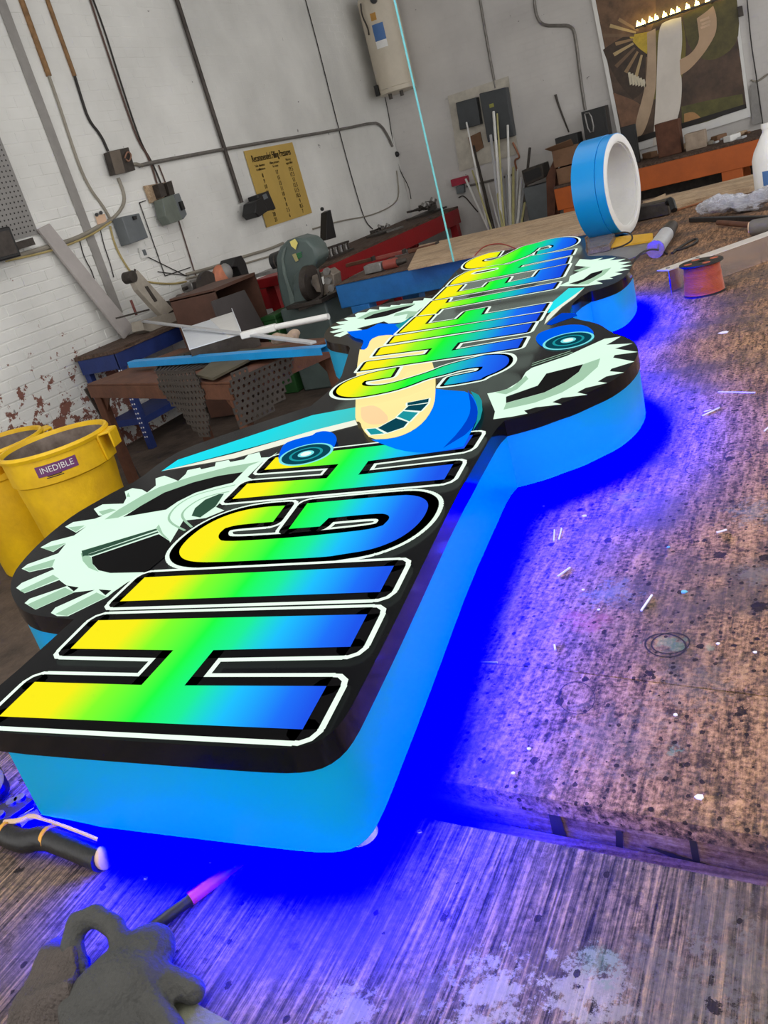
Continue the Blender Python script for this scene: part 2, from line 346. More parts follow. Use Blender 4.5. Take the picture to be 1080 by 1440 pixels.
# ------------------------------------------------------------------ the room
WX, WY = -5.0, 11.04                       # faces of the left wall and the back wall
struct(part('floor', MB().box((-1.0, 5.0, -0.05), (8.6, 13.0, 0.1)), FLOORM))
struct(part('ceiling', MB().box((-1.0, 5.0, 4.25), (8.6, 13.0, 0.1)), CEIL))
wl = struct(part('wall_left', MB().box((WX - .1021, 5.0, 2.1), (.2, 12.9, 4.2)), WPAINT))
wb = struct(part('wall_back', MB().box((-1.0, WY + .1018, 2.1), (8.0, .2, 4.2)), WPAINT2))
CH, BL = .0765, .225                        # course height, brick length with joint
def brick_vs(w, h, d, sh): # bevel-edged brick front
    e = .004
    return [(-w, -h, 0), (w, -h, 0), (w, h, 0), (-w, h, 0), (-w + e, -h + e, d), (w - e, -h + e, d), (w - e, h - e, d), (-w + e, h - e, d)], \
           [(4, 5, 6, 7), (0, 1, 5, 4), (1, 2, 6, 5), (2, 3, 7, 6), (3, 0, 4, 7)]
# single bricks where the joints can be seen, the rest of the courses as one field
bvs, bfs = brick_vs(.1092, .0352, .013, 0)
bme = bpy.data.meshes.new('brick'); bme.from_pydata([(z, x, y) for x, y, z in bvs], [], bfs); bme.materials.append(WPAINT)
fld = MB(); fld2 = MB(); nb = 0
rows = int(4.15 / CH)
for r in range(rows):
    z = .04 + CH * (r + .5)
    for c in range(int(9.2 / BL)):
        y = 1.9 + BL * (c + (.5 if r % 2 else 0)) + random.uniform(-.004, .004)
        if y > WY - .12: continue
        if r < 23 and 3.55 < y < 6.15 and nb < 300:
            b = bpy.data.objects.new('brick', bme); COL.objects.link(b); b.parent = wl
            wlw = Vector(wl['_w']); b.location = Vector((WX - .009 + random.uniform(-.0025, .0015), y, z)) - wlw
            b.rotation_euler = (random.uniform(-.006, .006), 0, random.uniform(-.006, .006)); nb += 1
        else:
            dx = random.uniform(-.001, .001)
            fld.add([(WX - .0125 + vz * .95 + dx, y + vx * 1.024, z + vy * 1.075) for vx, vy, vz in bvs], bfs)
fo = part('brick_field', fld, WPAINT, wl, smooth=False, fix=False); fo['kind'] = 'stuff'
for r in range(rows):
    z = .04 + CH * (r + .5)
    for c in range(int(8.0 / BL)):
        x = WX + .12 + BL * (c + (.5 if r % 2 else 0))
        if x > 2.8: continue
        fld2.add([(x + vx * 1.024, WY + .0125 - vz * .95 + random.uniform(-.0006, .0006), z + vy * 1.075) for vx, vy, vz in bvs], bfs)
fo = part('brick_field', fld2, WPAINT2, wb, smooth=False, fix=True); fo['kind'] = 'stuff'
# ------------------------------------------------------------------ the illuminated sign
ZB, ZT, ZF = .83, .935, .965               # underside, top of the blue return, face
TZ = .795                                  # table top
CROP = dict(A=(0, 800, 3.6), B=(300, 800, 3.6), C=(0, 620, 3.6), D=(200, 600, 4.154), E=(440, 560, 3.6), F=(440, 420, 4.5), G=(660, 420, 4.154), H=(560, 320, 5.4), I=(720, 320, 5.4), J=(440, 400, 6.0), p=(0, 0, 1.0))
def pts(s, z=ZF):
    """'A 5,765 185,590 B 3,4' : traced points -> points on the sign face"""
    out = []; k = 'p'
    for t in s.split():
        if t in CROP: k = t; continue
        x, y = (float(a) for a in t.split(',')); ox, oy, sc = CROP[k]; out.append(Z(ox + x / sc, oy + y / sc, z))
    return out
def soften(P, n=2, lim=50):
    """round off gentle corners, keep sharp ones"""
    for _ in range(n):
        q = []
        for i, p in enumerate(P):
            a = P[i - 1]; b = P[(i + 1) % len(P)]; u = (p - a); v = (b - p)
            ang = math.degrees(u.angle(v)) if u.length > 1e-6 and v.length > 1e-6 else 0
            if ang > lim: q.append(p)
            else: q += [p + (a - p) * .25, p + (b - p) * .25]
        P = q
    return P
OUT = soften(pts('p -68,1020 0,1030 100,1037 200,1043 300,1049 380,1053 420,1051 448,1043 472,1026 490,1002 508,968 550,886 592,800 634,713 682,629 697,604 709,592 732,586 756,579 780,570 804,562 828,551 853,540 872,528 886,516 896,502 898,490 891,479 877,472 860,467 852,462 845,457 833,453 816,450 803,446 801,433 812,420 829,410 838,408 853,403 868,397 879,389 887.5,379 889.5,370 885,364 874,361 857,359 838,360 823,360 824,336 818,333.5 805,333.5 780,339 740,347 708,353 690,357 671,363 656,370 643,379 630,394 612,414 597,417 578,420 557,423 523,432 507,437 490,444 473,452 460,462 455,472 457,478 465,482 480,484 493,487 490,497 485,513 479,533 465,547 453,558 437,571 324,608 259,631 227,649 194,675 167,688 136,705 105,723 80,742 55,764 33,787 19,806 14,825 18,842 28,856 44,864 69,868 104,871 0,965 -55,1006'), 1, 40)
sgn = thing('illuminated_sign', 'large backlit gear-shaped sign with rainbow letters reading high shifters and sky blue sides', 'sign', (-.8, 1.6, ZB))
def ringwall(P, z0, z1, inset=0.0):
    n = len(P); m = MB()
    m.add([(p.x, p.y, z0) for p in P] + [(p.x, p.y, z1) for p in P], [(i, (i + 1) % n, (i + 1) % n + n, i + n) for i in range(n)]); return m
def inset(P, d):
    """move the outline inwards by d"""
    area = sum(P[i - 1].x * P[i].y - P[i].x * P[i - 1].y for i in range(len(P))); sg = 1 if area > 0 else -1; q = []
    for i, p in enumerate(P):
        t = (P[(i + 1) % len(P)] - P[i - 1]); t.z = 0; t.normalize(); q.append(p + Vector((-t.y, t.x, 0)) * (sg * d))
    return q
def openc(P):
    for _ in range(2): P = [P[0]] + [q for a, b in zip(P[:-1], P[1:]) for q in (a * .75 + b * .25, a * .25 + b * .75)] + [P[-1]]
    return P
INN = inset(OUT, .003)
for p in INN:                                   # the side wall steps in under the face at the front corner
    if p.y < .7 and p.x < -.86: p.x = max(p.x, -.888 - .27 * (p.y - .485))
    if p.y < .53 and p.x < -.8: p.y = max(p.y, .487)
part('return', ringwall(INN, ZB, ZT + .002), SIGNBLUE, sgn, label='sky blue painted side wall')
part('trim_cap', ringwall(OUT, ZT, ZF).add(*(lambda n: ([(p.x, p.y, ZT) for p in OUT] + [(p.x, p.y, ZT) for p in inset(OUT, .006)], [(i, (i + 1) % n, (i + 1) % n + n, i + n) for i in range(n)]))(len(OUT))), BLACK, sgn, label='glossy black edge band')
part('face', MB().flat([(p.x, p.y, ZF) for p in OUT]), FACEBLACK, sgn, smooth=False, label='glossy black acrylic face')
def seam(px0, py0):
    b = Z(px0, py0, ZB); return MB().box((b.x + .001, b.y - .003, (ZB + ZT) / 2), (.0025, .0025, ZT - ZB))
part('seam', seam(720, 690), DBLACK, sgn)
# translucent back panel, recessed above the rim, lit blue by the diodes inside
def led_mat():
    m = bpy.data.materials.new('blue_led'); m.use_nodes = True; nt = m.node_tree; nt.nodes.clear()
    o = nt.nodes.new('ShaderNodeOutputMaterial'); e = nt.nodes.new('ShaderNodeEmission'); v = nt.nodes.new('ShaderNodeCombineXYZ')
    v.inputs[0].default_value = -.010; v.inputs[1].default_value = -.010; v.inputs[2].default_value = 1.0     # 455 nm blue lies outside the sRGB gamut
    e.inputs['Strength'].default_value = 950; nt.links.new(v.outputs[0], e.inputs['Color']); nt.links.new(e.outputs[0], o.inputs[0]); return m
_tip = Z(838, 360, ZF); _far = min(range(len(OUT)), key=lambda i: (OUT[i] - _tip).length)
_rim = [i for i in range(1, _far)]; _a = inset(INN, .004); _b = inset(INN, .2)
BAND = MB()
for i in _rim[:-1]:
    BAND.add([(q.x, q.y, ZB + .02) for q in (_a[i], _a[i + 1], _b[i + 1], _b[i])], [(0, 1, 2, 3)])
part('led_panel', BAND, led_mat(), sgn, smooth=False, label='blue glowing back panel', fix=False)
part('back_panel', MB().flat([(p.x, p.y, ZB + .022) for p in inset(INN, .003)]), WHITEP, sgn, smooth=False)

HG = grad('high_ink', .165, -.80, -.39, [(0.0, (255, 238, 0)), (.16, (250, 240, 0)), (.30, (130, 255, 30)), (.48, (0, 255, 60)), (.62, (0, 240, 150)), (.76, (0, 190, 255)), (.92, (0, 110, 250)), (1.0, (0, 80, 235))])
SG = grad('shifters_ink', .155, -.81, -.36, [(0.0, (255, 240, 0)), (.15, (252, 240, 0)), (.28, (150, 250, 30)), (.46, (0, 250, 40)), (.58, (0, 230, 110)), (.70, (0, 190, 190)), (.84, (0, 110, 245)), (1.0, (0, 70, 225))])
LWHITE = lit('lit_white', (236, 255, 240), .95)
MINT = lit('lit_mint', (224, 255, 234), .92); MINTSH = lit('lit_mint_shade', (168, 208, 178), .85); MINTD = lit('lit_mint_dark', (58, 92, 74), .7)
CREAM = lit('lit_cream', (252, 232, 158), .95); PEACH = lit('lit_peach', (250, 212, 160), .95); LBLUE = lit('lit_blue', (0, 122, 248), .95)
LDBLUE = lit('lit_dark_blue', (0, 66, 200), .9); LTEAL = lit('lit_teal', (30, 150, 160), .9); LDTEAL = lit('lit_dark_teal', (12, 72, 88), .8); LCYAN = lit('lit_pale_cyan', (120, 225, 232), .95)
EXH = grad('exhaust_ink', 0.0, -1.30, -.9, [(0.0, (0, 228, 246)), (.4, (10, 220, 232)), (1.0, (70, 196, 190))])
EXH2 = grad('exhaust_ink_far', 1.0, 1.6, 2.0, [(0.0, (0, 230, 246)), (1.0, (70, 220, 205))])
LVL = [0]
def lev(P, k): return [Vector((p.x, p.y, ZF + .0003 * k)) for p in P]
def art(name, P, k, m, parent=sgn, label=None):
    return part(name, MB().flat(lev(P, k)), m, parent, smooth=False, label=label, fix=False)
def art_many(name, PP, k, m, parent=sgn):
    for P in PP: part(name, MB().flat(lev(P, k)), m, parent, smooth=False, fix=False)
def thick(P, d, k, mb=None, closed=True):
    """flat outline band of half width d around a path"""
    mb = mb or MB(); z = ZF + .0003 * k; n = len(P)
    for i in range(n if closed else n - 1):
        a = P[i]; b = P[(i + 1) % n]; t = Vector((b.x - a.x, b.y - a.y, 0))
        if t.length < 1e-6: continue
        t.normalize(); s = Vector((-t.y, t.x, 0)) * d
        mb.add([(a.x - s.x, a.y - s.y, z), (b.x - s.x, b.y - s.y, z), (b.x + s.x, b.y + s.y, z), (a.x + s.x, a.y + s.y, z)], [(0, 1, 2, 3)])
    for p in P:
        mb.add([(p.x + d * math.cos(j * math.pi / 5), p.y + d * math.sin(j * math.pi / 5), z) for j in range(10)], [tuple(range(10))])
    return mb
def letter(ch, P, k, m, d1, d2):
    f = art('letter', P, k + 2, m, label='rainbow gradient letter ' + ch)
    part('white_outline', thick(P, d2, k, MB().flat(lev(P, k))), LWHITE, f, smooth=False, fix=False)
    part('black_outline', thick(P, d1, k + 1, MB().flat(lev(P, k + 1))), VINYL, f, smooth=False, fix=False)
    return f
# HIGH
H1 = pts('A 5,765 185,590 725,607 885,430 365,421 505,277 B 785,250 700,415 8,430 A 942,610 B 580,615 460,835')
I1 = pts('A 615,182 740,60 B 920,5 850,138')
G1 = soften(pts('D 840,478 740,483 600,503 480,540 370,595 285,660 235,715 220,750 235,785 290,806 400,812 800,795 1080,781 E 150,808 300,785 420,740 500,690 560,630 590,570 585,540 560,520 520,508 450,505 D 970,465 862,615 E 40,665 85,622 340,598 385,605 395,625 360,660 290,682 0,712 D 800,672 480,690 450,670 455,640 490,610 560,590 770,573'), 2, 50)
H2 = pts('D 533,442 620,352 E 75,422 135,350 D 720,270 785,198 E 815,203 770,272 285,335 235,405 715,352 670,430')
dk = (.0165, .0235)
letter('H', H2, 20, HG, *dk); letter('G', G1, 16, HG, *dk); letter('I', I1, 18, HG, *dk); letter('H', H1, 16, HG, *dk)
# big near gear
gb = art('gear_artwork', pts('D 790,150 760,178 695,182 685,150 620,165 595,192 515,207 505,195 430,210 425,232 345,250 338,240 265,255 255,277 210,318 180,305 130,287 78,303 80,345 C 745,262 720,247 670,240 632,257 640,290 625,318 520,322 475,345 500,378 520,380 480,395 370,412 330,435 385,465 440,432 375,480 260,510 205,540 270,563 335,520 295,570 140,625 110,648 150,665 265,640 275,650 110,720 82,745 125,772 300,705 340,735 150,800 125,822 180,855 375,768 480,755 280,845 258,872 290,888 345,888 545,790 575,765 640,720 720,675 865,510 D 240,550 370,535 480,490 430,470 520,380 660,315 615,295 700,210'), 1, MINT, label='large mint green gear with long teeth')
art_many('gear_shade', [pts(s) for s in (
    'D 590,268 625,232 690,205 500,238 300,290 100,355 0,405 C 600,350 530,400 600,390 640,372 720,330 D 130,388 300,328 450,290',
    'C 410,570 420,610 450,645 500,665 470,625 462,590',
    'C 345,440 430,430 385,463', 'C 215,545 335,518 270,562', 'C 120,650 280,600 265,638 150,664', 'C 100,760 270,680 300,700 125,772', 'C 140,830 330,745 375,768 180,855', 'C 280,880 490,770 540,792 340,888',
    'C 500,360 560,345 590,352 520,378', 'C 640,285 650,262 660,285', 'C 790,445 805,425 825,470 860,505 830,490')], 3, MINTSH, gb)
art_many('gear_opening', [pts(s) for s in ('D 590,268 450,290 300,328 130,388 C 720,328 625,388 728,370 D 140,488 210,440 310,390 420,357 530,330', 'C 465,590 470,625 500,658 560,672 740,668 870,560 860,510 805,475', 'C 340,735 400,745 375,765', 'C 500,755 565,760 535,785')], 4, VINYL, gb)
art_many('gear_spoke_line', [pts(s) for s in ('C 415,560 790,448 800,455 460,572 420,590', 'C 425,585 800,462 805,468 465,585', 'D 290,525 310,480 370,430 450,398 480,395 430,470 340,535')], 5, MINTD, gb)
for s in ('D 290,590 240,545 232,510 270,470 340,425 430,398 505,384', 'D 250,610 170,570 150,530 200,465 300,405 430,370 540,345'):
    part('gear_groove', thick(openc(pts(s)), .0022, 5, None, False), MINTSH, gb, smooth=False, fix=False)
# exhaust stripe and the near wheel
ex = art('exhaust_artwork', pts('p 227,663 250,647 440,584 500,573 500,592 440,606 330,636'), 2, EXH, label='turquoise tapering exhaust stripe')
art('stripe_edge', pts('p 227,663 330,638 440,606 500,591 503,598 440,614 330,645'), 3, lit('lit_pale_stripe', (240, 244, 226), .9), ex)
def ell(cx, cy, a, b, tilt, n=36):
    c, s = math.cos(math.radians(tilt)), math.sin(math.radians(tilt))
    return [Z(cx + a * math.cos(t) * c - b * math.sin(t) * s, cy + a * math.cos(t) * s + b * math.sin(t) * c, ZF) for t in (2 * math.pi * i / n for i in range(n))]
def wheel(blue, cx, cy, a, b, tilt, k):
    w = art('wheel_artwork', soften(pts(blue), 2, 60), k, lit('lit_wheel_blue', (0, 92, 232), .95), label='blue wheel with concentric rings')
    for j, (f, m) in enumerate(((1.0, LCYAN), (.9, LDTEAL), (.62, LTEAL), (.52, LDTEAL), (.3, LCYAN), (.2, LWHITE))):
        art('wheel_ring', ell(cx, cy, a * f, b * f, tilt), k + 1 + j, m, w)
    return w
wheel('D 800,215 805,180 830,120 890,95 1000,68 E 20,190 60,180 110,190 130,225 112,265 60,285 D 950,240 850,235', 432, 644, 39.5, 13.5, -14, 24)
# cabin and dome
cab = art('cabin_artwork', soften(pts('J 400,570 440,572 470,550 490,485 560,455 650,445 715,455 F 700,300 780,460 782,600 775,690 735,770 680,830 600,880 500,910 375,915 320,850 305,800 275,800 275,700 280,500 290,400 300,345'), 1, 60), 26, CREAM, label='cream cabin with teal windows')
art('cabin_blush', soften(pts('F 310,710 400,690 490,770 470,810 380,825 310,790'), 2, 90), 27, PEACH, cab)
for s, m in (('F 605,682 740,655 736,680 605,700', LDTEAL), ('F 612,702 735,686 690,735 585,728', LDTEAL), ('F 578,735 672,745 618,802 540,770', LTEAL), ('F 532,780 608,806 580,840 480,874 418,843', LDTEAL), ('F 345,850 402,845 458,878 375,886', LTEAL)):
    art('cabin_window', pts(s), 28, m, cab)
    part('window_edge', thick(pts(s), .004, 27), LWHITE, cab, smooth=False, fix=False)
dm = art('dome_artwork', soften(pts('F 780,590 860,600 1000,610 1045,690 1050,770 1010,860 960,960 830,988 700,1002 560,985 450,945 375,915 500,910 600,880 680,830 735,770 775,690'), 1, 60), 25, LBLUE, label='bright blue rounded car body')
art('dome_shade', soften(pts('F 985,600 1040,690 1052,760 1012,862 830,972 930,868 995,770 1005,700'), 1, 60), 26, LDBLUE, dm)
art('dome_edge', soften(pts('F 1005,605 1072,640 1080,760 1015,865 1050,775 1042,690'), 1, 60), 24, LTEAL, dm)
# far-left gear, body and teal fin
g2 = art('gear_artwork', pts('J 1020,120 940,115 930,135 850,140 840,160 745,165 730,175 660,175 650,190 560,190 560,215 480,210 450,235 380,240 355,255 365,275 290,280 262,290 300,305 195,320 230,338 280,335 150,362 175,375 250,370 142,402 170,410 270,395 190,425 175,435 230,445 300,412 350,408 440,405 460,395 370,372 600,312 640,330 700,325 760,320 930,190'), 1, MINT, label='mint gear at the overhanging lobe')
art_many('gear_opening', [pts('J 430,290 520,250 700,205 860,172 820,195 640,262 590,275 440,300'), pts('J 400,375 590,318 640,332 590,338 460,385')], 3, VINYL, g2)
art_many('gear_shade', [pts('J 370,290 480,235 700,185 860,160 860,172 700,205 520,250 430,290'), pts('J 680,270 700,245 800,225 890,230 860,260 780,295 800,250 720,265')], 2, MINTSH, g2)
bl = art('body_artwork', soften(pts('J 290,415 460,395 560,345 700,350 780,340 820,380 720,460 560,452 490,483 466,550 440,572 405,568 435,500 420,480 350,465'), 1, 60), 22, lit('lit_body_blue', (0, 100, 240), .95), label='blue bodywork beside the cream cabin')
art('fin', pts('J 700,360 770,330 890,265 800,375 740,400'), 23, LTEAL, bl)
# right-hand gear, wheel, exhaust, far gear
g3 = art('gear_artwork', pts('G 105,555 210,535 300,480 330,430 365,405 570,335 690,280 790,235 885,222 830,255 800,270 955,262 850,292 985,312 850,330 840,345 965,368 830,410 820,425 905,432 800,455 750,485 805,493 680,522 630,548 690,562 540,580 485,605 540,618 390,635 320,655 340,672 250,690 140,705 150,660'), 1, MINT, label='mint gear on the round side lobe')
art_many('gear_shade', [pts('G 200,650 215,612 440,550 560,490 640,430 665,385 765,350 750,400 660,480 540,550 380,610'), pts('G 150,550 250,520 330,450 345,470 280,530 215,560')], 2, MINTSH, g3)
art_many('gear_opening', [pts('G 215,575 400,510 450,440 665,385 640,430 560,490 440,550 215,612')], 3, VINYL, g3)
for s in ('G 370,380 590,308', 'G 368,392 600,316'):
    part('gear_groove', thick(pts(s), .0018, 3, None, False), MINTSH, g3, smooth=False, fix=False)
wheel('G 385,250 395,210 450,185 560,155 650,153 700,168 735,205 700,250 560,295 440,295', 799.5, 480, 37, 11, -11, 4)
art('fender_artwork', soften(pts('G 440,150 540,85 620,85 632,102 560,125 480,155'), 1, 60), 2, LDBLUE, label='dark blue fender wedge')
e2 = art('exhaust_artwork', pts('I 230,612 310,565 430,462 552,457 300,640 270,650 285,622'), 2, EXH2, label='turquoise arrow-shaped exhaust')
art('stripe_edge', pts('I 552,457 480,530 380,605 245,740 265,680 300,640'), 3, lit('lit_pale_stripe', (240, 244, 226), .9), e2)
g4 = art('gear_artwork', pts('I 480,290 515,240 600,245 690,230 650,250 790,228 740,250 865,238 800,262 905,260 820,285 915,285 820,310 895,316 780,340 840,350 740,380 770,388 640,405 690,425 560,445 350,445 430,410 440,370 500,340 590,300'), 1, MINT, label='small mint gear at the far end')
art_many('gear_opening', [pts('I 540,395 600,350 690,325 680,345 600,390 500,430 430,430')], 3, VINYL, g4)
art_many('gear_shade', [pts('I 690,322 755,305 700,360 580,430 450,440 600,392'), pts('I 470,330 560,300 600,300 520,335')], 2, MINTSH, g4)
# SHIFTERS
SL = dict(
 S=soften(pts('F 545,500 430,520 300,555 210,595 168,635 165,660 190,680 260,690 350,682 500,655 620,620 740,570 850,545 950,515 1040,500 G 92,460 90,472 F 1060,530 980,545 885,565 845,617 950,605 1080,580 G 100,522 180,490 235,455 250,420 230,395 180,388 100,392 F 1080,430 960,460 850,490 760,528 660,560 560,590 470,612 390,620 335,615 325,600 345,583 420,572 510,558'), 2, 50),
 H=pts('F 315,512 355,455 735,412 770,370 410,413 445,362 G 378,197 347,250 F 932,335 890,388 G 327,288 297,345'),
 I=pts('F 495,332 532,286 G 427,133 400,180'),
 F=pts('H 20,855 150,730 275,718 215,788 465,752 530,690 675,665 640,720 p 770.7,438 763.5,450'),
 T=pts('H 160,722 275,602 390,590 368,622 p 785,407 779,416 H 330,667 285,715'),
 E=pts('H 285,592 385,490 500,478 450,533 665,497 705,455 850,422 815,470 I 185,418 225,366 428,325 375,425'),
 R=soften(pts('H 400,475 430,437 480,400 540,370 640,345 760,325 850,318 I 150,255 470,207 450,250 78,326 H 915,348 I 432,268 412,320'), 2, 35),
 S2=soften(pts('H 785,215 700,225 620,250 545,285 515,315 512,335 540,347 620,340 760,322 880,290 1010,240 I 200,190 300,165 330,172 310,188 205,212 190,245 320,215 420,190 480,165 500,135 480,115 430,108 350,112 270,127 H 1080,145 960,175 860,225 780,265 700,287 650,293 640,285 670,270 755,255'), 2, 50))
k = 60
for key in ('S2', 'R', 'E', 'T', 'F', 'I', 'H', 'S'):
    letter(key[0], SL[key], k, SG, .009, .0175); k += 3
rb = art('letter_counter', soften(pts('H 560,408 600,390 760,358 782,366 740,383 600,410'), 1, 60), 92, LWHITE)
art('counter_fill', soften(pts('H 585,404 610,394 755,366 762,370 735,379 610,405'), 1, 60), 93, VINYL, rb)
# spacers that hold the sign off the table
b = Z(507, 1172, TZ)
sp = part('pipe_spacer', MB().lathe((b.x, b.y, TZ + .0002), (0, 0, 1), [(.016, 0), (.020, 0), (.020, ZB - TZ - .0006), (.016, ZB - TZ - .0006)], 32, True), WHITEP)
tag(sp, 'white plastic pipe ring peeking out under the rounded front corner of the sign', 'spacer')
# unseen laths added under the sign to stop blue light spilling left
for a_, b_, lab in (((-.885, .62), (-1.02, 1.85), 'added light-blocking lath under the near half of the sign'), ((-1.02, 1.88), (-1.235, 3.47), 'added light-blocking lath under the far half of the sign')):
    tag(part('light_block_lath', MB().beam((a_[0], a_[1], (TZ + ZB + .0205) / 2), (b_[0], b_[1], (TZ + ZB + .0205) / 2), .03, ZB + .0205 - TZ - .001), BEAMWOOD), lab, 'lath', 'added light-blocking laths under the sign')
part('lead_wire', MB().tube([Z(668, 359, ZF), Z(680, 346, ZF + .01), Z(700, 342, ZF + .01), Z(715, 345, ZF), Z(725, 350, ZF - .01)], .003), mat('red_wire', (150, 50, 40), .5), sgn, label='thin red lead wire')
# ------------------------------------------------------------------ the work table
def slab(name, P, z0, z1, m, parent=None, bevel=.002):
    return part(name, MB().prism([(x, y, z0) for x, y in P], (0, 0, z1 - z0)), m, parent, smooth=False, bevel=bevel)
tbl = thing('work_table', 'long scarred plywood work table under the glowing sign', 'table', (-.2, 3.2, 0))
slab('tabletop_panel', [(-1.16, .712), (-.5, .661), (-.084, .629), (1.3, .52), (1.3, .79), (-.09, .835), (-.36, .873), (-1.16, .93)], TZ - .022, TZ, BENCHWOOD, tbl)
slab('tabletop_panel', [(-1.16, .932), (-.36, .8755), (-.09, .8375), (1.3, .7925), (1.3, 3.3), (-1.16, 3.3)], TZ - .022, TZ, BENCHWOOD, tbl)
slab('tabletop_panel', [(-1.25, 3.302), (1.3, 3.302), (1.3, 5.95), (-1.25, 5.95)], TZ - .022, TZ, BENCHWOOD, tbl)
slab('edge_beam', [(-1.16, .718), (1.3, .53), (1.3, .60), (-1.16, .79)], TZ - .16, TZ - .0225, BEAMWOOD, tbl)
slab('ledger_plank', [(-1.16, .655), (1.3, .47), (1.3, .529), (-1.16, .717)], TZ - .15, TZ - .055, BEAMWOOD, tbl)
for x, y in ((-1.05, .85), (1.2, .75), (-1.1, 3.3), (1.2, 3.3), (-1.1, 5.8), (1.2, 5.8)):
    part('leg', MB().box((x, y, (TZ - .16) / 2), (.09, .09, TZ - .16)), BEAMWOOD, tbl, bevel=.004)
for y in (3.3, 5.8): part('cross_rail', MB().box((.05, y, TZ - .09), (2.3, .06, .13)), BEAMWOOD, tbl)
nt_ = thing('front_bench', 'grey weathered board bench running along the front of the work table', 'bench', (-.4, .25, 0))
slab('tabletop_panel', [(-1.9, .715), (-.47, .602), (-.081, .573), (1.3, .455), (1.3, -.35), (-1.9, -.35)], TZ - .03, TZ, NEARWOOD, nt_)
for x, y in ((-1.8, .55), (1.2, .35), (-1.8, -.25), (1.2, -.25)):
    part('leg', MB().box((x, y, (TZ - .03) / 2), (.08, .08, TZ - .03)), BEAMWOOD, nt_, bevel=.004)
# ------------------------------------------------------------------ yellow bins
def bin_(name, c, label, turn, tagtext):
    t = thing(name, label, 'bin', (c.x, c.y, 0), 'yellow bins by the brick wall'); H = .68
    t0 = Vector((c.x, c.y, 0.004))
    part('body', MB().lathe(t0, (0, 0, 1), [(.195, 0), (.2, .01), (.235, H - .16), (.25, H - .15), (.255, H - .03), (.262, H - .028), (.268, H - .012), (.262, H), (.25, H), (.243, H - .02), (.235, H - .2), (.19, .03), (.0, .028)], 44), YELLOW, t)
    part('lining', MB().lathe(t0, (0, 0, 1), [(.188, .034), (.2335, H - .2), (.2415, H - .02), (.2375, H - .02), (.2295, H - .2), (.184, .034)], 44, True), BININ, t, label='grimy grey inside')
    for s in (0, 1):
        a = turn + s * math.pi; d = Vector((math.cos(a), math.sin(a), 0)); w = Vector((-d.y, d.x, 0)); b = t0 + d * .245
        P = [b + w * u + Vector((0, 0, z)) for u, z in ((-.075, H - .025), (.075, H - .025), (.055, H - .15), (-.055, H - .15))]
        part('handle', MB().prism(P, d * .012).prism([b + w * u + d * r + Vector((0, 0, H - .028)) for u, r in ((-.075, 0), (.075, 0), (.05, .06), (-.05, .06))], (0, 0, .012)).prism([b + w * u + d * .052 + Vector((0, 0, z)) for u, z in ((-.05, H - .02), (.05, H - .02), (.045, H - .1), (-.045, H - .1))], d * .01), YELLOW, t, bevel=.004)
    if tagtext:
        view = Vector((CAM.x - c.x, CAM.y - c.y, 0)).normalized(); a0 = math.atan2(view.y, view.x) - .12; R = .2545
        def cur(u, v): a = a0 + u / R; rr = R - (H - .03 - v) * .045; return t0 + Vector((math.cos(a) * rr, math.sin(a) * rr, v))
        m = MB(); n = 12
        vs = [cur(-.095 + .19 * i / n, H - .113 + .052 * j) for i in range(n + 1) for j in (0, 1)]
        m.add(vs, [(2 * i, 2 * i + 2, 2 * i + 3, 2 * i + 1) for i in range(n)])
        for p in m.v: p += (p - t0).normalized() * .006
        lb = part('label', m, PURPLE, t, fix=False, label='purple label')
        vs, fs = text_mesh('INEDIBLE', .04); w_ = max(v.x for v in vs); m = MB()
        m.add([(lambda p: p + (p - t0).normalized() * .0095)(cur(v.x / w_ * .155 - .0775, H - .101 + v.y)) for v in vs], fs)
        part('lettering', m, WHITEP, lb, fix=False, label='white letters reading inedible')
        m = MB()
        for dz, w_ in ((.118, .034), (.126, .04)):
            vs = [cur(-.02 - w_ + 2 * w_ * i / 6, H - dz + (.0045 if j else 0)) for i in range(7) for j in (0, 1)]; m.add([p + (p - t0).normalized() * .006 for p in vs], [(2 * i, 2 * i + 2, 2 * i + 3, 2 * i + 1) for i in range(6)])
        o = part('small_print', m, INK, t, fix=False); o['kind'] = 'stuff'
    return t
bc = Z(74, 619, .68); bin_('yellow_bin', Vector((bc.x, bc.y, 0)), 'yellow plastic bin with a purple label reading inedible', math.radians(22), True)
bc2 = Vector((bc.x + .555 * math.cos(math.radians(172)), bc.y + .555 * math.sin(math.radians(172)), 0)); bin_('yellow_bin', bc2, 'yellow plastic bin without a label beside the one marked inedible', math.radians(60), False)
w1 = Z(-5, 683, .5); w2 = Z(33, 692, .5)
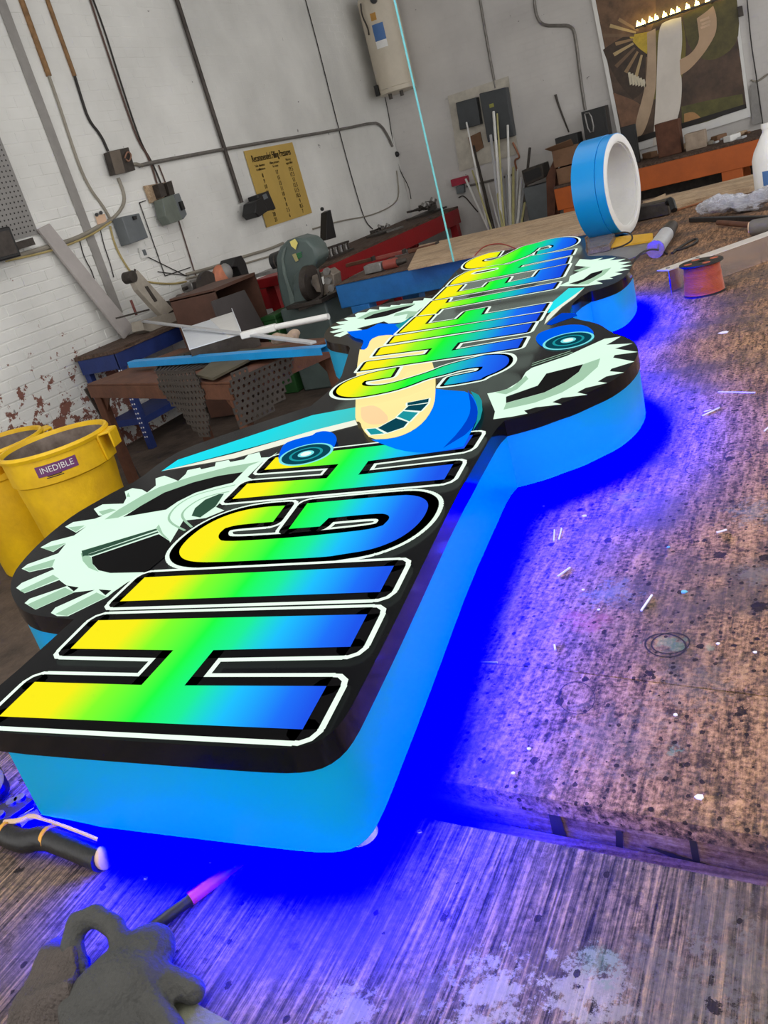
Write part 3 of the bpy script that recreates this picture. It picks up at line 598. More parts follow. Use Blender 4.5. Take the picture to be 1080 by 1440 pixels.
# ------------------------------------------------------------------ brown steel table with mats
BZ = .72
c0 = Z(122, 540, BZ); c1 = Z(322, 537, BZ); ed = (c1 - c0).normalized(); bd = Vector((-ed.y, ed.x, 0)); dep = .68
P0 = c0; P1 = c1; P2 = c1 + bd * dep; P3 = c0 + bd * dep
bt = thing('steel_table', 'brown rusty steel table with dark mats draped over its edges', 'table', ((P0.x + P2.x) / 2, (P0.y + P2.y) / 2, 0))
part('tabletop', MB().prism([p - Vector((0, 0, .012)) for p in (P0, P1, P2, P3)], (0, 0, .012)), RUST, bt, bevel=.003)
for a, b in ((P0, P1), (P1, P2), (P2, P3), (P3, P0)):
    part('apron', MB().beam(a - Vector((0, 0, .05)), b - Vector((0, 0, .05)), .012, .075), RUST, bt)
for p, u, v in ((P0, ed, bd), (P1, -ed, bd), (P2, -ed, -bd), (P3, ed, -bd)):
    q = p + u * .035 + v * .035
    part('leg', MB().beam((q.x, q.y, 0), (q.x, q.y, BZ - .012), .055, .055), RUST, bt, bevel=.004)
    part('brace', MB().prism([Vector((q.x, q.y, BZ - .06)) + u * .02, Vector((q.x, q.y, BZ - .06)) + u * .16, Vector((q.x, q.y, BZ - .2)) + u * .02], v * .01), RUST, bt)
part('leg_stay', MB().beam(c0 - ed * .05 + Vector((0, 0, -.03)), (c0.x - ed.x * .0, c0.y + .12, .02), .02, .02), DSTEEL, bt)
def inside(x, y, P):
    r = False
    for i in range(len(P)):
        (x1, y1), (x2, y2) = P[i - 1], P[i]
        if (y1 > y) != (y2 > y) and x < (x2 - x1) * (y - y1) / (y2 - y1) + x1: r = not r
    return r
def perforated(org, right, up, P, cell=.03, th=.006, wav=0.0):
    """sheet with real round holes, clipped to polygon P (in right/up metres)"""
    m = MB(); nrm = Vector(right).cross(Vector(up)); right = Vector(right); up = Vector(up); org = Vector(org)
    xs = [p[0] for p in P]; ys = [p[1] for p in P]; j = 0; y = min(ys)
    while y < max(ys):
        x = min(xs) + (cell / 2 if j % 2 else 0)
        while x < max(xs):
            if inside(x, y, P):
                ou = [(x + cell / 2 * a, y + cell / 2 * b) for a, b in ((1, 0), (1, 1), (0, 1), (-1, 1), (-1, 0), (-1, -1), (0, -1), (1, -1))]
                inn = [(x + cell * .27 * math.cos(k * math.pi / 4), y + cell * .27 * math.sin(k * math.pi / 4)) for k in range(8)]
                f = lambda q: org + right * q[0] + up * q[1] + nrm * (wav * math.sin(q[0] * 22) + wav * .6 * math.sin(q[1] * 17))
                m.add([f(q) for q in ou + inn] + [f(q) - nrm * th for q in ou + inn],
                      [(k, (k + 1) % 8, (k + 1) % 8 + 8, k + 8) for k in range(8)] + [(k + 16, k + 24, (k + 1) % 8 + 24, (k + 1) % 8 + 16) for k in range(8)] + [(k + 8, (k + 1) % 8 + 8, (k + 1) % 8 + 24, k + 24) for k in range(8)])
            x += cell
        y += cell; j += 1
    return m
def toplane(px, py, o, u, n):
    """pixel -> (along u, height) on the vertical plane through o with normal n"""
    d = ray(px, py); t = (o - CAM).dot(n) / d.dot(n); q = CAM + d * t; return ((q - o).dot(u), q.z)
fo_ = P0 - bd * .02
polyL = [toplane(x, y, fo_, ed, bd) for x, y in ((219, 524), (228, 556), (262, 592), (288, 618), (295, 607), (279, 536), (272, 520))]
mt1 = thing('rubber_mat', 'dark perforated rubber mat hanging in a point over the front edge of the steel table', 'mat', (P0.x, P0.y, BZ), 'perforated rubber mats')
part('hanging_flap', perforated((fo_.x, fo_.y, 0), ed, (0, 0, 1), polyL, .032, .006, .006), RUBBER, mt1, smooth=False, fix=False)
tl = [Z(x, y, BZ + .004) for x, y in ((219, 524), (272, 522), (300, 512), (330, 492), (300, 487), (232, 505))]
part('mat_body', MB().prism(tl, (0, 0, .008)), RUBBER, mt1)
for i in range(11):
    a = tl[0] + (tl[1] - tl[0]) * (i / 10); b = tl[5] + (tl[3] - tl[5]) * (i / 10)
    part('rib', MB().beam(a + Vector((0, 0, .011)), b + Vector((0, 0, .011)), .012, .006), RUBBER, mt1)
ro_ = P1 + ed * .02
polyR = [toplane(x, y, ro_, bd, -ed) for x, y in ((322, 528), (409, 500), (411, 522), (402, 556), (372, 590), (338, 604), (330, 560))]
mt2 = thing('rubber_mat', 'dark perforated rubber mat hanging down the end of the steel table', 'mat', (P1.x, P1.y, BZ), 'perforated rubber mats')
part('hanging_flap', perforated((ro_.x, ro_.y, 0), bd, (0, 0, 1), polyR, .032, .006, .004), RUBBER, mt2, smooth=False, fix=False)
ol = [Z(x, y, BZ + .018) for x, y in ((277, 530), (300, 535), (325, 522), (352, 508), (405, 497), (408, 488), (340, 494), (300, 510))]
part('folded_edge', MB().prism(ol, (0, 0, .012)), OLIVE, mt2)
# offcuts on the steel table
def bar(name, a, b, w, h, m, label, cat, group=None):
    return tag(part(name, MB().beam(a, b, w, h), m, bevel=min(w, h) * .15), label, cat, group)
a = Z(184, 508, BZ + .06); b = Z(456, 487, BZ + .06)
bt1 = thing('trim_channel', 'bright blue painted metal channel lying across the steel table', 'channel', ((a.x + b.x) / 2, (a.y + b.y) / 2, BZ + .03))
part('web', MB().beam(a, b, .05, .004), TRIMBLUE, bt1); sd = (b - a).cross(Vector((0, 0, 1))).normalized()
for s in (-1, 1): part('flange', MB().beam(a + sd * .025 * s + Vector((0, 0, -.016)), b + sd * .025 * s + Vector((0, 0, -.016)), .003, .034), TRIMBLUE, bt1)
wq = [Z(x, y, BZ + .1) for x, y in ((256, 463), (328, 440), (340, 470), (267, 492))]
ws = thing('sheet_tray', 'white folded sheet metal tray lying on the steel table', 'tray', (sum(p.x for p in wq) / 4, sum(p.y for p in wq) / 4, BZ + .06))
part('panel', MB().prism(wq, (0, 0, .004)), WHITESHEET, ws)
part('lip', MB().beam(wq[0] + Vector((0, 0, .016)), wq[3] + Vector((0, 0, .016)), .004, .035), WHITESHEET, ws); part('lip', MB().beam(wq[1] + Vector((0, 0, .016)), wq[2] + Vector((0, 0, .016)), .004, .035), WHITESHEET, ws)
part('fold', MB().prism([wq[0] + (wq[1] - wq[0]) * .55 + Vector((0, 0, .0045)), wq[1] + Vector((0, 0, .0045)), wq[2] + Vector((0, 0, .0045)), wq[3] + (wq[2] - wq[3]) * .75 + Vector((0, 0, .0045))], (0, 0, .003)), WHITEP, ws)
part('foot', MB().prism([p - Vector((0, 0, .1 - .004)) for p in (wq[3], wq[2], wq[2] + bd * .1, wq[3] + bd * .1)], (0, 0, .094)), DSTEEL, ws)
a = Z(340, 472, BZ + .12); b = Z(388, 460, BZ + .12); c_ = Z(462, 445, BZ + .12)
tb = thing('white_tube', 'white tube with a thicker sleeve end poking past the steel table', 'tube', (a.x, a.y, BZ + .08)); part('sleeve', MB().beam(a, b, .05, .035), WHITEP, tb, bevel=.005); part('pipe', MB().cyl(b, c_, .016, n=14), WHITEP, tb)
bar('flat_bar', Z(195, 451, BZ + .15), Z(441, 482, BZ + .10), .03, .012, PALEMETAL, 'long thin grey metal bar lying slantwise over the white tray', 'bar')
rc = Z(400, 478, BZ + .07); m = MB()
for i in range(9): m.ball(rc + Vector((random.uniform(-.055, .055), random.uniform(-.03, .03), random.uniform(0, .025))), (random.uniform(.025, .045), random.uniform(.02, .035), random.uniform(.015, .025)))
rg = part('rag', m, RAG); tag(rg, 'crumpled beige rag on the end of the blue channel', 'rag'); rm = rg.modifiers.new('r', 'REMESH'); rm.mode = 'VOXEL'; rm.voxel_size = .008; rm.use_smooth_shade = True
# ------------------------------------------------------------------ blue bench along the wall
bx0, bx1, by0, by1, bz = -4.97, -4.55, 4.52, 6.35, .775
bb = thing('blue_bench', 'dark blue steel workbench with perforated legs against the brick wall', 'bench', (-4.76, 5.4, 0))
part('tabletop', MB().box(((bx0 + bx1) / 2, (by0 + by1) / 2, bz - .015), (bx1 - bx0, by1 - by0, .03)), DARKTOP, bb, bevel=.003)
part('apron', MB().box((bx1 - .02, (by0 + by1) / 2, bz - .085), (.02, by1 - by0 - .02, .11)), BLUEP, bb)
part('end_apron', MB().box(((bx0 + bx1) / 2, by0 + .02, bz - .085), (bx1 - bx0 - .04, .02, .11)), BLUEP, bb)
part('shelf', MB().box(((bx0 + bx1) / 2, (by0 + by1) / 2, .22), (bx1 - bx0 - .02, by1 - by0 - .1, .05)), BLUEP, bb)
for y in (by0 + .05, by1 - .05):
    for x in (bx0 + .04, bx1 - .04):
        lg = part('leg', MB().box((x, y, .373), (.05, .05, .745)), BLUEP, bb, bevel=.003)
        if x > -4.7:
            m = MB()
            for k_ in range(17):
                for u in (-.011, .011): m.cyl((x + u, y - .0251, .1 + k_ * .037), (x + u, y - .0265, .1 + k_ * .037), .0065, n=8)
            o = part('perforation', m, WHITEP, lg); o['kind'] = 'stuff'
# belt sander on the blue bench (traced on the vertical plane x = -4.72)
SX = -4.72
def L_(*q): return [LW(x, y, SX) for x, y in q]
def vslab(name, q, t, m, parent, off=0.0, bevel=.003): return part(name, MB().prism([Vector((p.x + off, p.y, max(p.z, bz + .001))) for p in L_(*q)], (t, 0, 0)), m, parent, smooth=False, bevel=bevel)
sb = thing('belt_sander', 'old grey belt sander with tilted arm and a rust-coloured disc', 'machine', (SX, LW(230, 460, SX).y, bz))
vslab('base', ((192, 452), (240, 440), (258, 452), (250, 462), (206, 474), (194, 466)), .12, mat('bone_enamel', (168, 160, 148), .5, var=.25), sb, -.06)
vslab('arm', ((180, 386), (190, 381), (240, 436), (226, 446), (208, 428), (190, 408)), .05, mat('bone_enamel', (168, 160, 148)), sb, -.02)
vslab('arm_slot', ((199, 404), (203, 403), (217, 424), (213, 426)), .004, DSTEEL, sb, .031)
p = LW(182, 390, SX); part('roller', MB().cyl(p + Vector((-.04, 0, 0)), p + Vector((.04, 0, 0)), .045, n=20), DSTEEL, sb)
part('tension_knob', MB().tube([LW(188, 388, SX + .03), LW(190, 379, SX + .03)], .009), DSTEEL, sb)
part('tool_rest', MB().beam(LW(166, 447, SX + .03), LW(207, 436, SX + .03), .05, .012), DSTEEL, sb)
part('clamp_screw', MB().cyl(LW(184, 422, SX + .03), LW(192, 443, SX + .03), .01), mat('red_brown_handle', (104, 46, 40), .5), sb)
p = LW(257, 428, SX); part('disc', MB().cyl(p + Vector((.03, 0, 0)), p + Vector((.05, 0, 0)), .082, n=32), mat('rusty_disc', (156, 92, 62), .7, var=.4, scale=25), sb); part('disc_guard', MB().cyl(p + Vector((-.02, .01, -.005)), p + Vector((.028, .01, -.005)), .09, n=32), DSTEEL, sb)
part('motor', MB().cyl(LW(236, 432, SX - .05), LW(262, 424, SX - .05), .05, n=20), DSTEEL, sb)
vslab('disc_table', ((246, 447), (282, 434), (286, 440), (262, 452), (250, 455)), .1, DSTEEL, sb, -.02)
# small bench vise
vs_ = thing('bench_vise', 'small grimy steel vise standing behind the rusty disc', 'vise', (SX - .1, LW(272, 430, SX - .1).y, bz))
v0 = LW(268, 403, SX - .1)
part('jaw', MB().box((v0.x, v0.y, v0.z), (.12, .1, .07)), STEEL, vs_, bevel=.008); part('jaw', MB().box((v0.x, v0.y + .1, v0.z), (.12, .05, .09)), STEEL, vs_, bevel=.008)
part('screw', MB().cyl(v0 + Vector((0, -.1, 0)), v0 + Vector((0, .16, .01)), .016), DSTEEL, vs_); part('pedestal', MB().lathe((v0.x, v0.y + .03, bz), (0, 0, 1), [(.08, 0), (.075, .02), (.04, .06), (.045, v0.z - bz)], 20), DSTEEL, vs_)
# disc grinder with a hood
gr = thing('disc_grinder', 'dark hooded disc grinder with an orange-brown stained face plate', 'machine', (SX + .05, LW(305, 420, SX).y, bz))
g0 = LW(291, 405, SX + .05); part('disc', MB().cyl(g0, g0 + Vector((.04, 0, 0)), .135, n=36), DSTEEL, gr)
g1 = LW(312, 392, SX + .08); part('face_plate', MB().ball(g1, (.05, .11, .12)), mat('orange_stain', (196, 122, 92), .6, var=.3, scale=14), gr)
part('lens', MB().ball(g1 + Vector((.02, .06, .04)), (.045, .075, .075)), mat('dusty_grey', (140, 138, 136), .4), gr)
part('hood', MB().prism([LW(x, y, SX - .04) for x, y in ((306, 380), (310, 367), (320, 364), (326, 374), (332, 394), (336, 400), (326, 406), (320, 392), (314, 380))], (.16, 0, 0)), DBLACK, gr, bevel=.006)
part('bracket', MB().prism([LW(x, y, SX + .1) for x, y in ((313, 408), (322, 400), (332, 404), (320, 415))], (.03, 0, 0)), mat('orange_stain', (196, 122, 92)), gr)
part('stand', MB().box((g0.x - .02, g0.y + .05, (bz + g0.z) / 2 - .03), (.12, .14, g0.z - bz - .06)), DSTEEL, gr)
# brown cabinet and dark board behind the trays
CX = -4.02
def cabp(*q): return [LW(x, y, CX) for x, y in q]
cb = thing('brown_cabinet', 'brown open-fronted cabinet standing between the blue bench and the red bench', 'cabinet', (CX - .2, LW(350, 420, CX).y, 0))
Pq = cabp((302, 405), (356, 388), (380, 458), (318, 470))
ymin, ymax = min(p.y for p in Pq), max(p.y for p in Pq); zt = max(p.z for p in Pq)
BRN = mat('brown_laminate', (92, 62, 50), .6, var=.25)
for nm, c_, s_ in (('top', (CX - .2, (ymin + ymax) / 2, zt - .012), (.42, ymax - ymin, .024)), ('side', (CX - .2, ymin + .012, zt / 2), (.42, .024, zt - .03)), ('side', (CX - .2, ymax - .012, zt / 2), (.42, .024, zt - .03)), ('back', (CX - .4, (ymin + ymax) / 2, zt / 2), (.012, ymax - ymin - .05, zt - .05)), ('shelf', (CX - .2, (ymin + ymax) / 2, zt * .55), (.38, ymax - ymin - .05, .02))):
    part(nm, MB().box(c_, s_), BRN, cb)
db = [LW(x, y, CX + .06) for x, y in ((296, 424), (342, 408), (376, 470), (318, 486))]
tag(part('dark_board', MB().prism(db, (.012, 0, 0)), mat('dark_taupe_board', (74, 68, 68), .7, var=.1)), 'dark grey-brown board leaning on the brown cabinet', 'board')
# ------------------------------------------------------------------ red bench, grinder, corner clutter
rx0, rx1, ry0, ry1, rz = -4.96, -4.22, 6.5, 10.75, .775
rb_ = thing('red_bench', 'long red steel workbench running along the white wall to the corner', 'bench', (-4.6, 8.6, 0))
part('tabletop', MB().box(((rx0 + rx1) / 2, (ry0 + ry1) / 2, rz - .012), (rx1 - rx0, ry1 - ry0, .024)), DARKTOP, rb_)
part('apron', MB().box((rx1 - .015, (ry0 + ry1) / 2, rz - .115), (.03, ry1 - ry0, .18)), REDP, rb_, bevel=.004)
part('end_apron', MB().box(((rx0 + rx1) / 2, ry0 + .015, rz - .115), (rx1 - rx0 - .06, .03, .18)), REDP, rb_)
for x in (rx0 + .06, rx1 - .06):
    for y in (ry0 + .1, 8.6, ry1 - .1): part('leg', MB().box((x, y, rz / 2 - .012), (.1, .1, rz - .026)), REDP, rb_, bevel=.006)
part('lower_rail', MB().box((rx1 - .07, (ry0 + ry1) / 2, .2), (.05, ry1 - ry0 - .3, .08)), REDP, rb_)
# large grinder machine
GY = 5.75
def M_(*q, Y=GY): return [BW(x, y, Y) for x, y in q]
def fslab(name, q, y0, t, m, parent, bevel=.006): return part(name, MB().prism(M_(*q, Y=GY + y0) if False else [p + Vector((0, y0, 0)) for p in M_(*q)], (0, t, 0)), m, parent, smooth=True, bevel=bevel)
gp = BW(432, 470, GY)
gm = thing('pedestal_grinder', 'large grey-green pedestal grinding machine with a rounded belt guard', 'machine', (gp.x, GY, 0))
fslab('belt_guard', ((397, 358), (402, 345), (412, 335), (425, 331), (440, 334), (451, 345), (456, 360), (450, 372), (440, 380), (436, 396), (440, 415), (444, 430), (436, 440), (412, 440), (405, 420), (399, 392)), -.1, .2, MACHINE, gm, .02)
fslab('guard_rim', ((409, 346), (413, 343), (409, 360), (413, 385), (423, 412), (426, 436), (421, 436), (415, 405), (408, 380), (406, 360)), -.112, .02, mat('grey_green_light', (112, 126, 122), .4), gm, .002)
fslab('wheel_cover', ((424, 395), (427, 382), (434, 374), (444, 374), (446, 400), (444, 426), (430, 430), (426, 415)), -.15, .08, MACHINE, gm, .012)
pb = [BW(x, y, GY) for x, y in ((412, 428), (476, 414), (490, 470), (424, 490))]
x0 = min(pb[0].x, pb[3].x); x1 = max(pb[1].x, pb[2].x); zt = (pb[0].z + pb[1].z) / 2
part('pedestal', MB().box(((x0 + x1) / 2, GY + .02, zt / 2), (x1 - x0 - .05, .4, zt)), MACHINE, gm, bevel=.015)
part('tool_shelf', MB().box(((x0 + x1) / 2 + .08, GY - .1, zt + .015), (x1 - x0 - .15, .35, .03)), DSTEEL, gm, bevel=.004)
p = BW(386, 369, GY); part('motor', MB().cyl(p, p + Vector((.26, 0, .03)), .07, n=24), DBLACK, gm)
for k_ in range(4): part('motor_fin', MB().cyl(p + Vector((.04 + .05 * k_, 0, .005 * k_)), p + Vector((.052 + .05 * k_, 0, .005 * k_)), .075, n=24), DSTEEL, gm)
fslab('motor_shelf', ((368, 382), (398, 374), (399, 379), (369, 387)), -.1, .2, STEEL, gm, .002)
w_ = BW(447, 392, GY); part('grinding_wheel', MB().cyl(w_ + Vector((.0, -.16, 0)), w_ + Vector((.05, -.16, -.005)), .13, n=32), DSTEEL, gm)
part('spindle', MB().cyl(w_ + Vector((-.05, -.16, .0)), w_ + Vector((.2, -.16, -.01)), .03), STEEL, gm)
fslab('tool_head', ((456, 380), (478, 372), (486, 378), (488, 394), (478, 404), (462, 402), (456, 392)), -.2, .12, mat('worn_steel', (132, 122, 112), .45, .4, var=.35, scale=20), gm, .006)
for q in ((461, 381), (463, 394), (468, 404)):
    p = BW(*q, GY - .2); part('knob', MB().cyl(p, p + Vector((0, -.03, 0)), .026, n=16), STEEL, gm)
fslab('white_cover', ((468, 382), (473, 380), (475, 390), (470, 393)), -.215, .012, WHITEP, gm, .002)
fslab('tool_rest', ((440, 418), (470, 408), (474, 414), (444, 426)), -.26, .14, DSTEEL, gm, .004)
part('lever', MB().tube(M_((446, 378), (450, 390), (455, 415), (446, 420), Y=GY - .22), .012), DSTEEL, gm)
p = [q + Vector((0, -.1125, 0)) for q in M_((418, 336), (425, 332), (429, 338), (426, 347), (420, 342))]; part('sticker', MB().prism(p, (0, .003, 0)), mat('yellow_sticker', (240, 226, 130), .5, var=.05), gm, label='yellow sticker')
p = [q + Vector((0, -.1125, 0)) for q in M_((421, 354), (426, 352), (430, 362), (426, 364))]; part('sticker', MB().prism(p, (0, .003, 0)), mat('khaki_sticker', (170, 160, 110), .5, var=.05), gm)
for k_ in range(3):
    p = [q + Vector((0, -.1125, 0)) for q in M_((427 + .8 * k_, 353 + 2.6 * k_), (434 + .4 * k_, 350 + 2.8 * k_), (434 + .4 * k_, 351.3 + 2.8 * k_), (427.3 + .8 * k_, 354.4 + 2.6 * k_))]; part('sticker_stripe', MB().prism(p, (0, .003, 0)), mat('green_sticker', (30, 130, 66), .5, var=.05), gm)
# red stand and green crate left of the grinder
rs = thing('red_stand', 'short red steel stand under the grinder motor', 'stand', (BW(385, 400, 6.1).x, 6.1, 0))
q = [BW(x, y, 6.1) for x, y in ((367, 389), (402, 379), (404, 395), (369, 406))]
part('top', MB().box(((q[0].x + q[1].x) / 2, 6.15, (q[0].z + q[3].z) / 2 + .005), (q[1].x - q[0].x, .4, abs(q[0].z - q[3].z) - .02)), REDP, rs, bevel=.006)
lx = BW(388, 415, 6.1).x; lz = (q[2].z + q[3].z) / 2
part('leg', MB().prism([(lx - .045, 6.05, lz), (lx + .045, 6.05, lz), (lx + .07, 6.05, .0), (lx - .02, 6.05, .0)], (0, .1, 0)), REDP, rs); part('foot', MB().box((lx + .02, 6.15, .015), (.3, .4, .03)), REDP, rs)
gc = BW(402, 450, 5.7); gx = BW(392, 450, 5.7).x
cr = thing('green_crate', 'dark green crate standing beside the grinder pedestal', 'crate', (gx, 5.72, 0))
zc = BW(396, 437, 5.7).z
part('body', MB().box((gx, 5.72, zc / 2), (.13, .3, zc)), GREEN, cr, bevel=.01); part('rim', MB().box((gx, 5.72, zc - .02), (.145, .32, .035)), GREEN, cr, bevel=.006)
# file rack (comb of steel rods) and black holder on the red bench
fr = thing('rod_rack', 'rack of upright steel rods on the red bench behind the grinder', 'rack', (-4.3, LW(460, 360, -4.35).y, rz))
ra = LW(452, 352, -4.4); rbp = LW(488, 340, -4.4)
for k_ in range(11):
    t_ = k_ / 10; u = ra + (rbp - ra) * t_; part('rod', MB().cyl((u.x, u.y, rz + .01), (u.x, u.y, u.z), .012, n=8), STEEL if k_ % 2 else DSTEEL, fr)
part('rail', MB().beam(ra, rbp, .05, .02), DSTEEL, fr); part('tray', MB().beam((ra.x, ra.y, rz + .012), (rbp.x, rbp.y, rz + .012), .12, .02), DSTEEL, fr)
bh = [LW(x, y, -4.6) for x, y in ((451, 300), (456, 297), (464, 336), (450, 340))]
bk = thing('black_spout', 'tall black tapered nozzle standing on the red bench', 'nozzle', (-4.6, bh[2].y, rz))
part('cone', MB().prism([(p.x, p.y, max(p.z, rz + .001)) for p in bh], (.08, 0, 0)), DBLACK, bk, bevel=.006); pt_ = LW(453, 294, -4.56); part('tip', MB().ball(pt_, .02), DBLACK, bk)
part('base', MB().cyl((-4.56, bh[2].y - .03, rz + .0005), (-4.56, bh[2].y - .03, rz + .03), .08), DSTEEL, bk)
# welding clutter on the red bench
def lump(name, px, py, plane, n, label, cat, m, sc=1.0):
    p = LW(px, py, plane); p.z = rz + .0005; t = thing(name, label, cat, p)
    for i in range(n):
        c_ = p + Vector((random.uniform(-.08, .08), random.uniform(-.2, .2), random.uniform(.06, .12))) * sc
        d = Vector((random.uniform(-1, 1), random.uniform(-1.5, 1.5), random.uniform(-.05, .05))).normalized() * random.uniform(.06, .16) * sc
        k_ = i % 3
        if k_ == 0: part('rod', MB().cyl(c_ - d, c_ + d, .012 * sc, n=8), m, t)
        elif k_ == 1: part('block', MB().box((c_.x, c_.y, c_.z), (.07 * sc, .1 * sc, .05 * sc), Matrix.Rotation(random.uniform(0, 3), 3, 'Z')), DSTEEL, t, bevel=.004)
        else: part('disc', MB().cyl(c_, c_ + Vector((.02, .01, .03)) * sc, .04 * sc, n=14), STEEL, t)
    part('tray', MB().box((p.x, p.y, rz + .012), (.28 * sc, .6 * sc, .022)), m, t)
    return t
lump('clamp_pile', 598, 290, -4.6, 16, 'tangle of dark clamps and fittings on the red bench near the corner', 'clamps', DSTEEL, 1.1)
lump('tool_pile', 535, 322, -4.6, 9, 'small heap of dark hand tools midway along the red bench', 'tools', DSTEEL, .7)
bar('angle_iron', LW(545, 326, -4.35), LW(566, 319, -4.35), .03, .02, STEEL, 'short pale steel angle lying on the red bench', 'bar')
# ------------------------------------------------------------------ blue beam table with plywood
uz = .775; U0 = Z(487, 398, uz); 
ub = thing('beam_table', 'welding table of heavy blue painted steel beams', 'table', (-2.2, 5.75, 0))
uy = 5.42
part('front_beam', MB().box((-2.05, uy + .04, uz - .085), (2.25, .08, .17)), BEAMBLUE, ub, bevel=.006)
part('rear_beam', MB().box((-2.05, 6.35, uz - .085), (2.25, .08, .17)), BEAMBLUE, ub)
part('tabletop', MB().box((-2.05, 5.9, uz + .003), (2.25, .98, .006)), DARKTOP, ub)
for x in (-3.02, -1.1):
    for y in (uy + .06, 6.33): part('leg', MB().box((x, y, (uz - .17) / 2), (.15, .12, uz - .17)), BEAMBLUE, ub, bevel=.005)
tag(part('plywood_sheet', MB().prism([Z(x, y, uz + .008) for x, y in ((574, 381), (826, 330), (830, 295), (590, 348))], (0, 0, .018)), PLYPALE, bevel=.002), 'pale plywood sheet lying on the blue beam table', 'plywood')
vg = thing('torch', 'small welding torch with a red body on the blue beam table', 'tool', Z(535, 376, uz + .007))
t0 = Z(520, 378, uz + .04); t1 = Z(572, 366, uz + .04); part('body', MB().cyl(t0 + (t1 - t0) * .4, t0 + (t1 - t0) * .75, .035), mat('red_brown_tool', (150, 70, 60), .5), vg); part('head', MB().box(t0 + (t1 - t0) * .15, (.14, .1, .06)), STEEL, vg, bevel=.006); part('nose', MB().cyl(t0 + (t1 - t0) * .75, t1, .025, .015), DSTEEL, vg)
for i, (x, y) in enumerate(((505, 372), (548, 362), (594, 352))):
    p = Z(x, y, uz + .007); p = p + Vector((0, .02, .0)); t = thing('steel_offcut', ('rusty steel offcut at the end of the blue beam table', 'brown pipe stub between the torch and the plywood', 'orange-brown wooden stick behind the plywood')[i], 'offcut', p)
    part('bar', MB().beam(p + Vector((-.12, -.02, .015)), p + Vector((.12, .02, .015)), .04, .028), (RUST, mat('red_brown_tool', (150, 70, 60)), RUST)[i], t, bevel=.004); part('end_plate', MB().box(p + Vector((.12, .02, .018)), (.012, .06, .035)), DSTEEL, t)
tag(part('pale_strip', MB().beam(Z(527, 382, uz + .012), Z(553, 376, uz + .012), .03, .01), PALEMETAL), 'short white strip at the front of the blue beam table', 'strip')
# long wood box under the blue beam
tag(part('brown_plank', MB().beam((-2.9, 5.75, .42), (-1.2, 5.75, .42), .3, .05), RUST), 'rusty brown plank stored under the blue beam table', 'plank')
for x in (-2.8, -1.3): tag(part('support_block', MB().box((x, 5.75, .197), (.12, .3, .394)), DSTEEL, bevel=.004), 'dark steel block holding the brown plank under the blue beam table', 'block', 'blocks under the brown plank')
# ------------------------------------------------------------------ fittings on the left wall
WF = WX + .012
def wt(*q, X=WF): return [LW(x, y, X) for x, y in q]
def cable(name, q, r, m, label, X=WF, cat='cable', group=None):
    return tag(part(name, MB().tube(wt(*q, X=X), r), m), label, cat, group)
pgp = wt((-60, 130), (-12, 160), (56, 328), (8, 344), (-60, 360), X=WF - .004)
pg0 = wt((-1, 197), X=WF)[0]; pg1 = wt((54, 329), X=WF)[0]
pg = thing('pegboard', 'grey pegboard panel full of small holes on the white brick wall', 'pegboard', (WF, pg1.y - .45, pg1.z))
part('board', MB().box((WF + .0, pg1.y - .45, pg1.z + .6), (.006, .9, 1.2)), PEG, pg)
m = MB()
for i in range(24):
    for j in range(34): m.cyl((WF + .002, pg1.y - .03 - i * .036, pg1.z + .03 + j * .034), (WF + .0042, pg1.y - .03 - i * .036, pg1.z + .03 + j * .034), .0065, n=6)
o = part('hole', m, PEGHOLE, pg); o['kind'] = 'stuff'
q = wt((0, 345), X=-4.9)[0]
pr = thing('black_speaker', 'black box fixed to the wall below the pegboard', 'box', (-4.9, q.y - .1, q.z - .15)); part('body', MB().box((-4.9, q.y - .06, q.z), (.16, .26, .2)), DBLACK, pr, bevel=.01); part('grille', MB().box((-4.815, q.y - .06, q.z), (.01, .2, .15)), DSTEEL, pr)
tag(part('dark_ledge', MB().beam(*wt((10, 350), (44, 340), X=WF + .03), .06, .05), DSTEEL), 'dark steel ledge under the pegboard', 'ledge')
a, b = wt((2, 5), (168, 452), X=WF); struct(part('trim_1', MB().beam((WF - .004, 5.15, .95), (WF - .004, 5.15, 4.15), .012, .085, (0, 1, 0)), GREYSTRIP))
lp = thing('leaning_plank', 'pale grey plank leaning diagonally on the white wall', 'plank', wt((180, 470), X=-4.9)[0])
part('board', MB().prism([LW(x, y, X_) for x, y, X_ in ((51, 323, -4.975), (67, 315, -4.975), (186, 462, -4.9), (173, 477, -4.9))], (.02, 0, 0)), PLANK, lp, bevel=.002)
tag(part('rusty_pipe', MB().tube(wt((27, -8), (69, 107)), .021, 12, 0), RUSTPIPE), 'thick rusty pipe on the wall nearer the pegboard', 'pipe', 'rusty wall pipes')
tag(part('rusty_pipe', MB().tube(wt((63, -10), (105, 107)), .016, 12, 0), RUSTPIPE), 'thinner rusty pipe feeding the open junction box', 'pipe', 'rusty wall pipes')
cable('wall_cable', ((69, 107), (84, 150), (100, 200), (114, 240), (128, 268), (145, 290), (154, 306)), .011, GREYCABLE, 'dark cable dropping from the thick rusty pipe')
cable('wall_cable', ((105, 107), (115, 140), (125, 170), (142, 190), (152, 213)), .011, CABLE, 'black cable from the thinner rusty pipe to the junction box')
cable('wall_cable', ((166, 250), (174, 270), (175, 285), (168, 298), (158, 308)), .014, GREYCABLE, 'thick grey cable curving below the junction box')
cable('wall_cable', ((158, 308), (140, 318), (115, 332), (85, 343), (50, 352), (10, 364)), .016, GREYCABLE, 'bundle of grey cable sagging left to the black box')
cable('wall_cable', ((156, 312), (130, 330), (95, 345), (60, 356), (8, 367)), .008, YELCABLE, 'thin yellowed wire under the grey cable bundle', WF + .02)
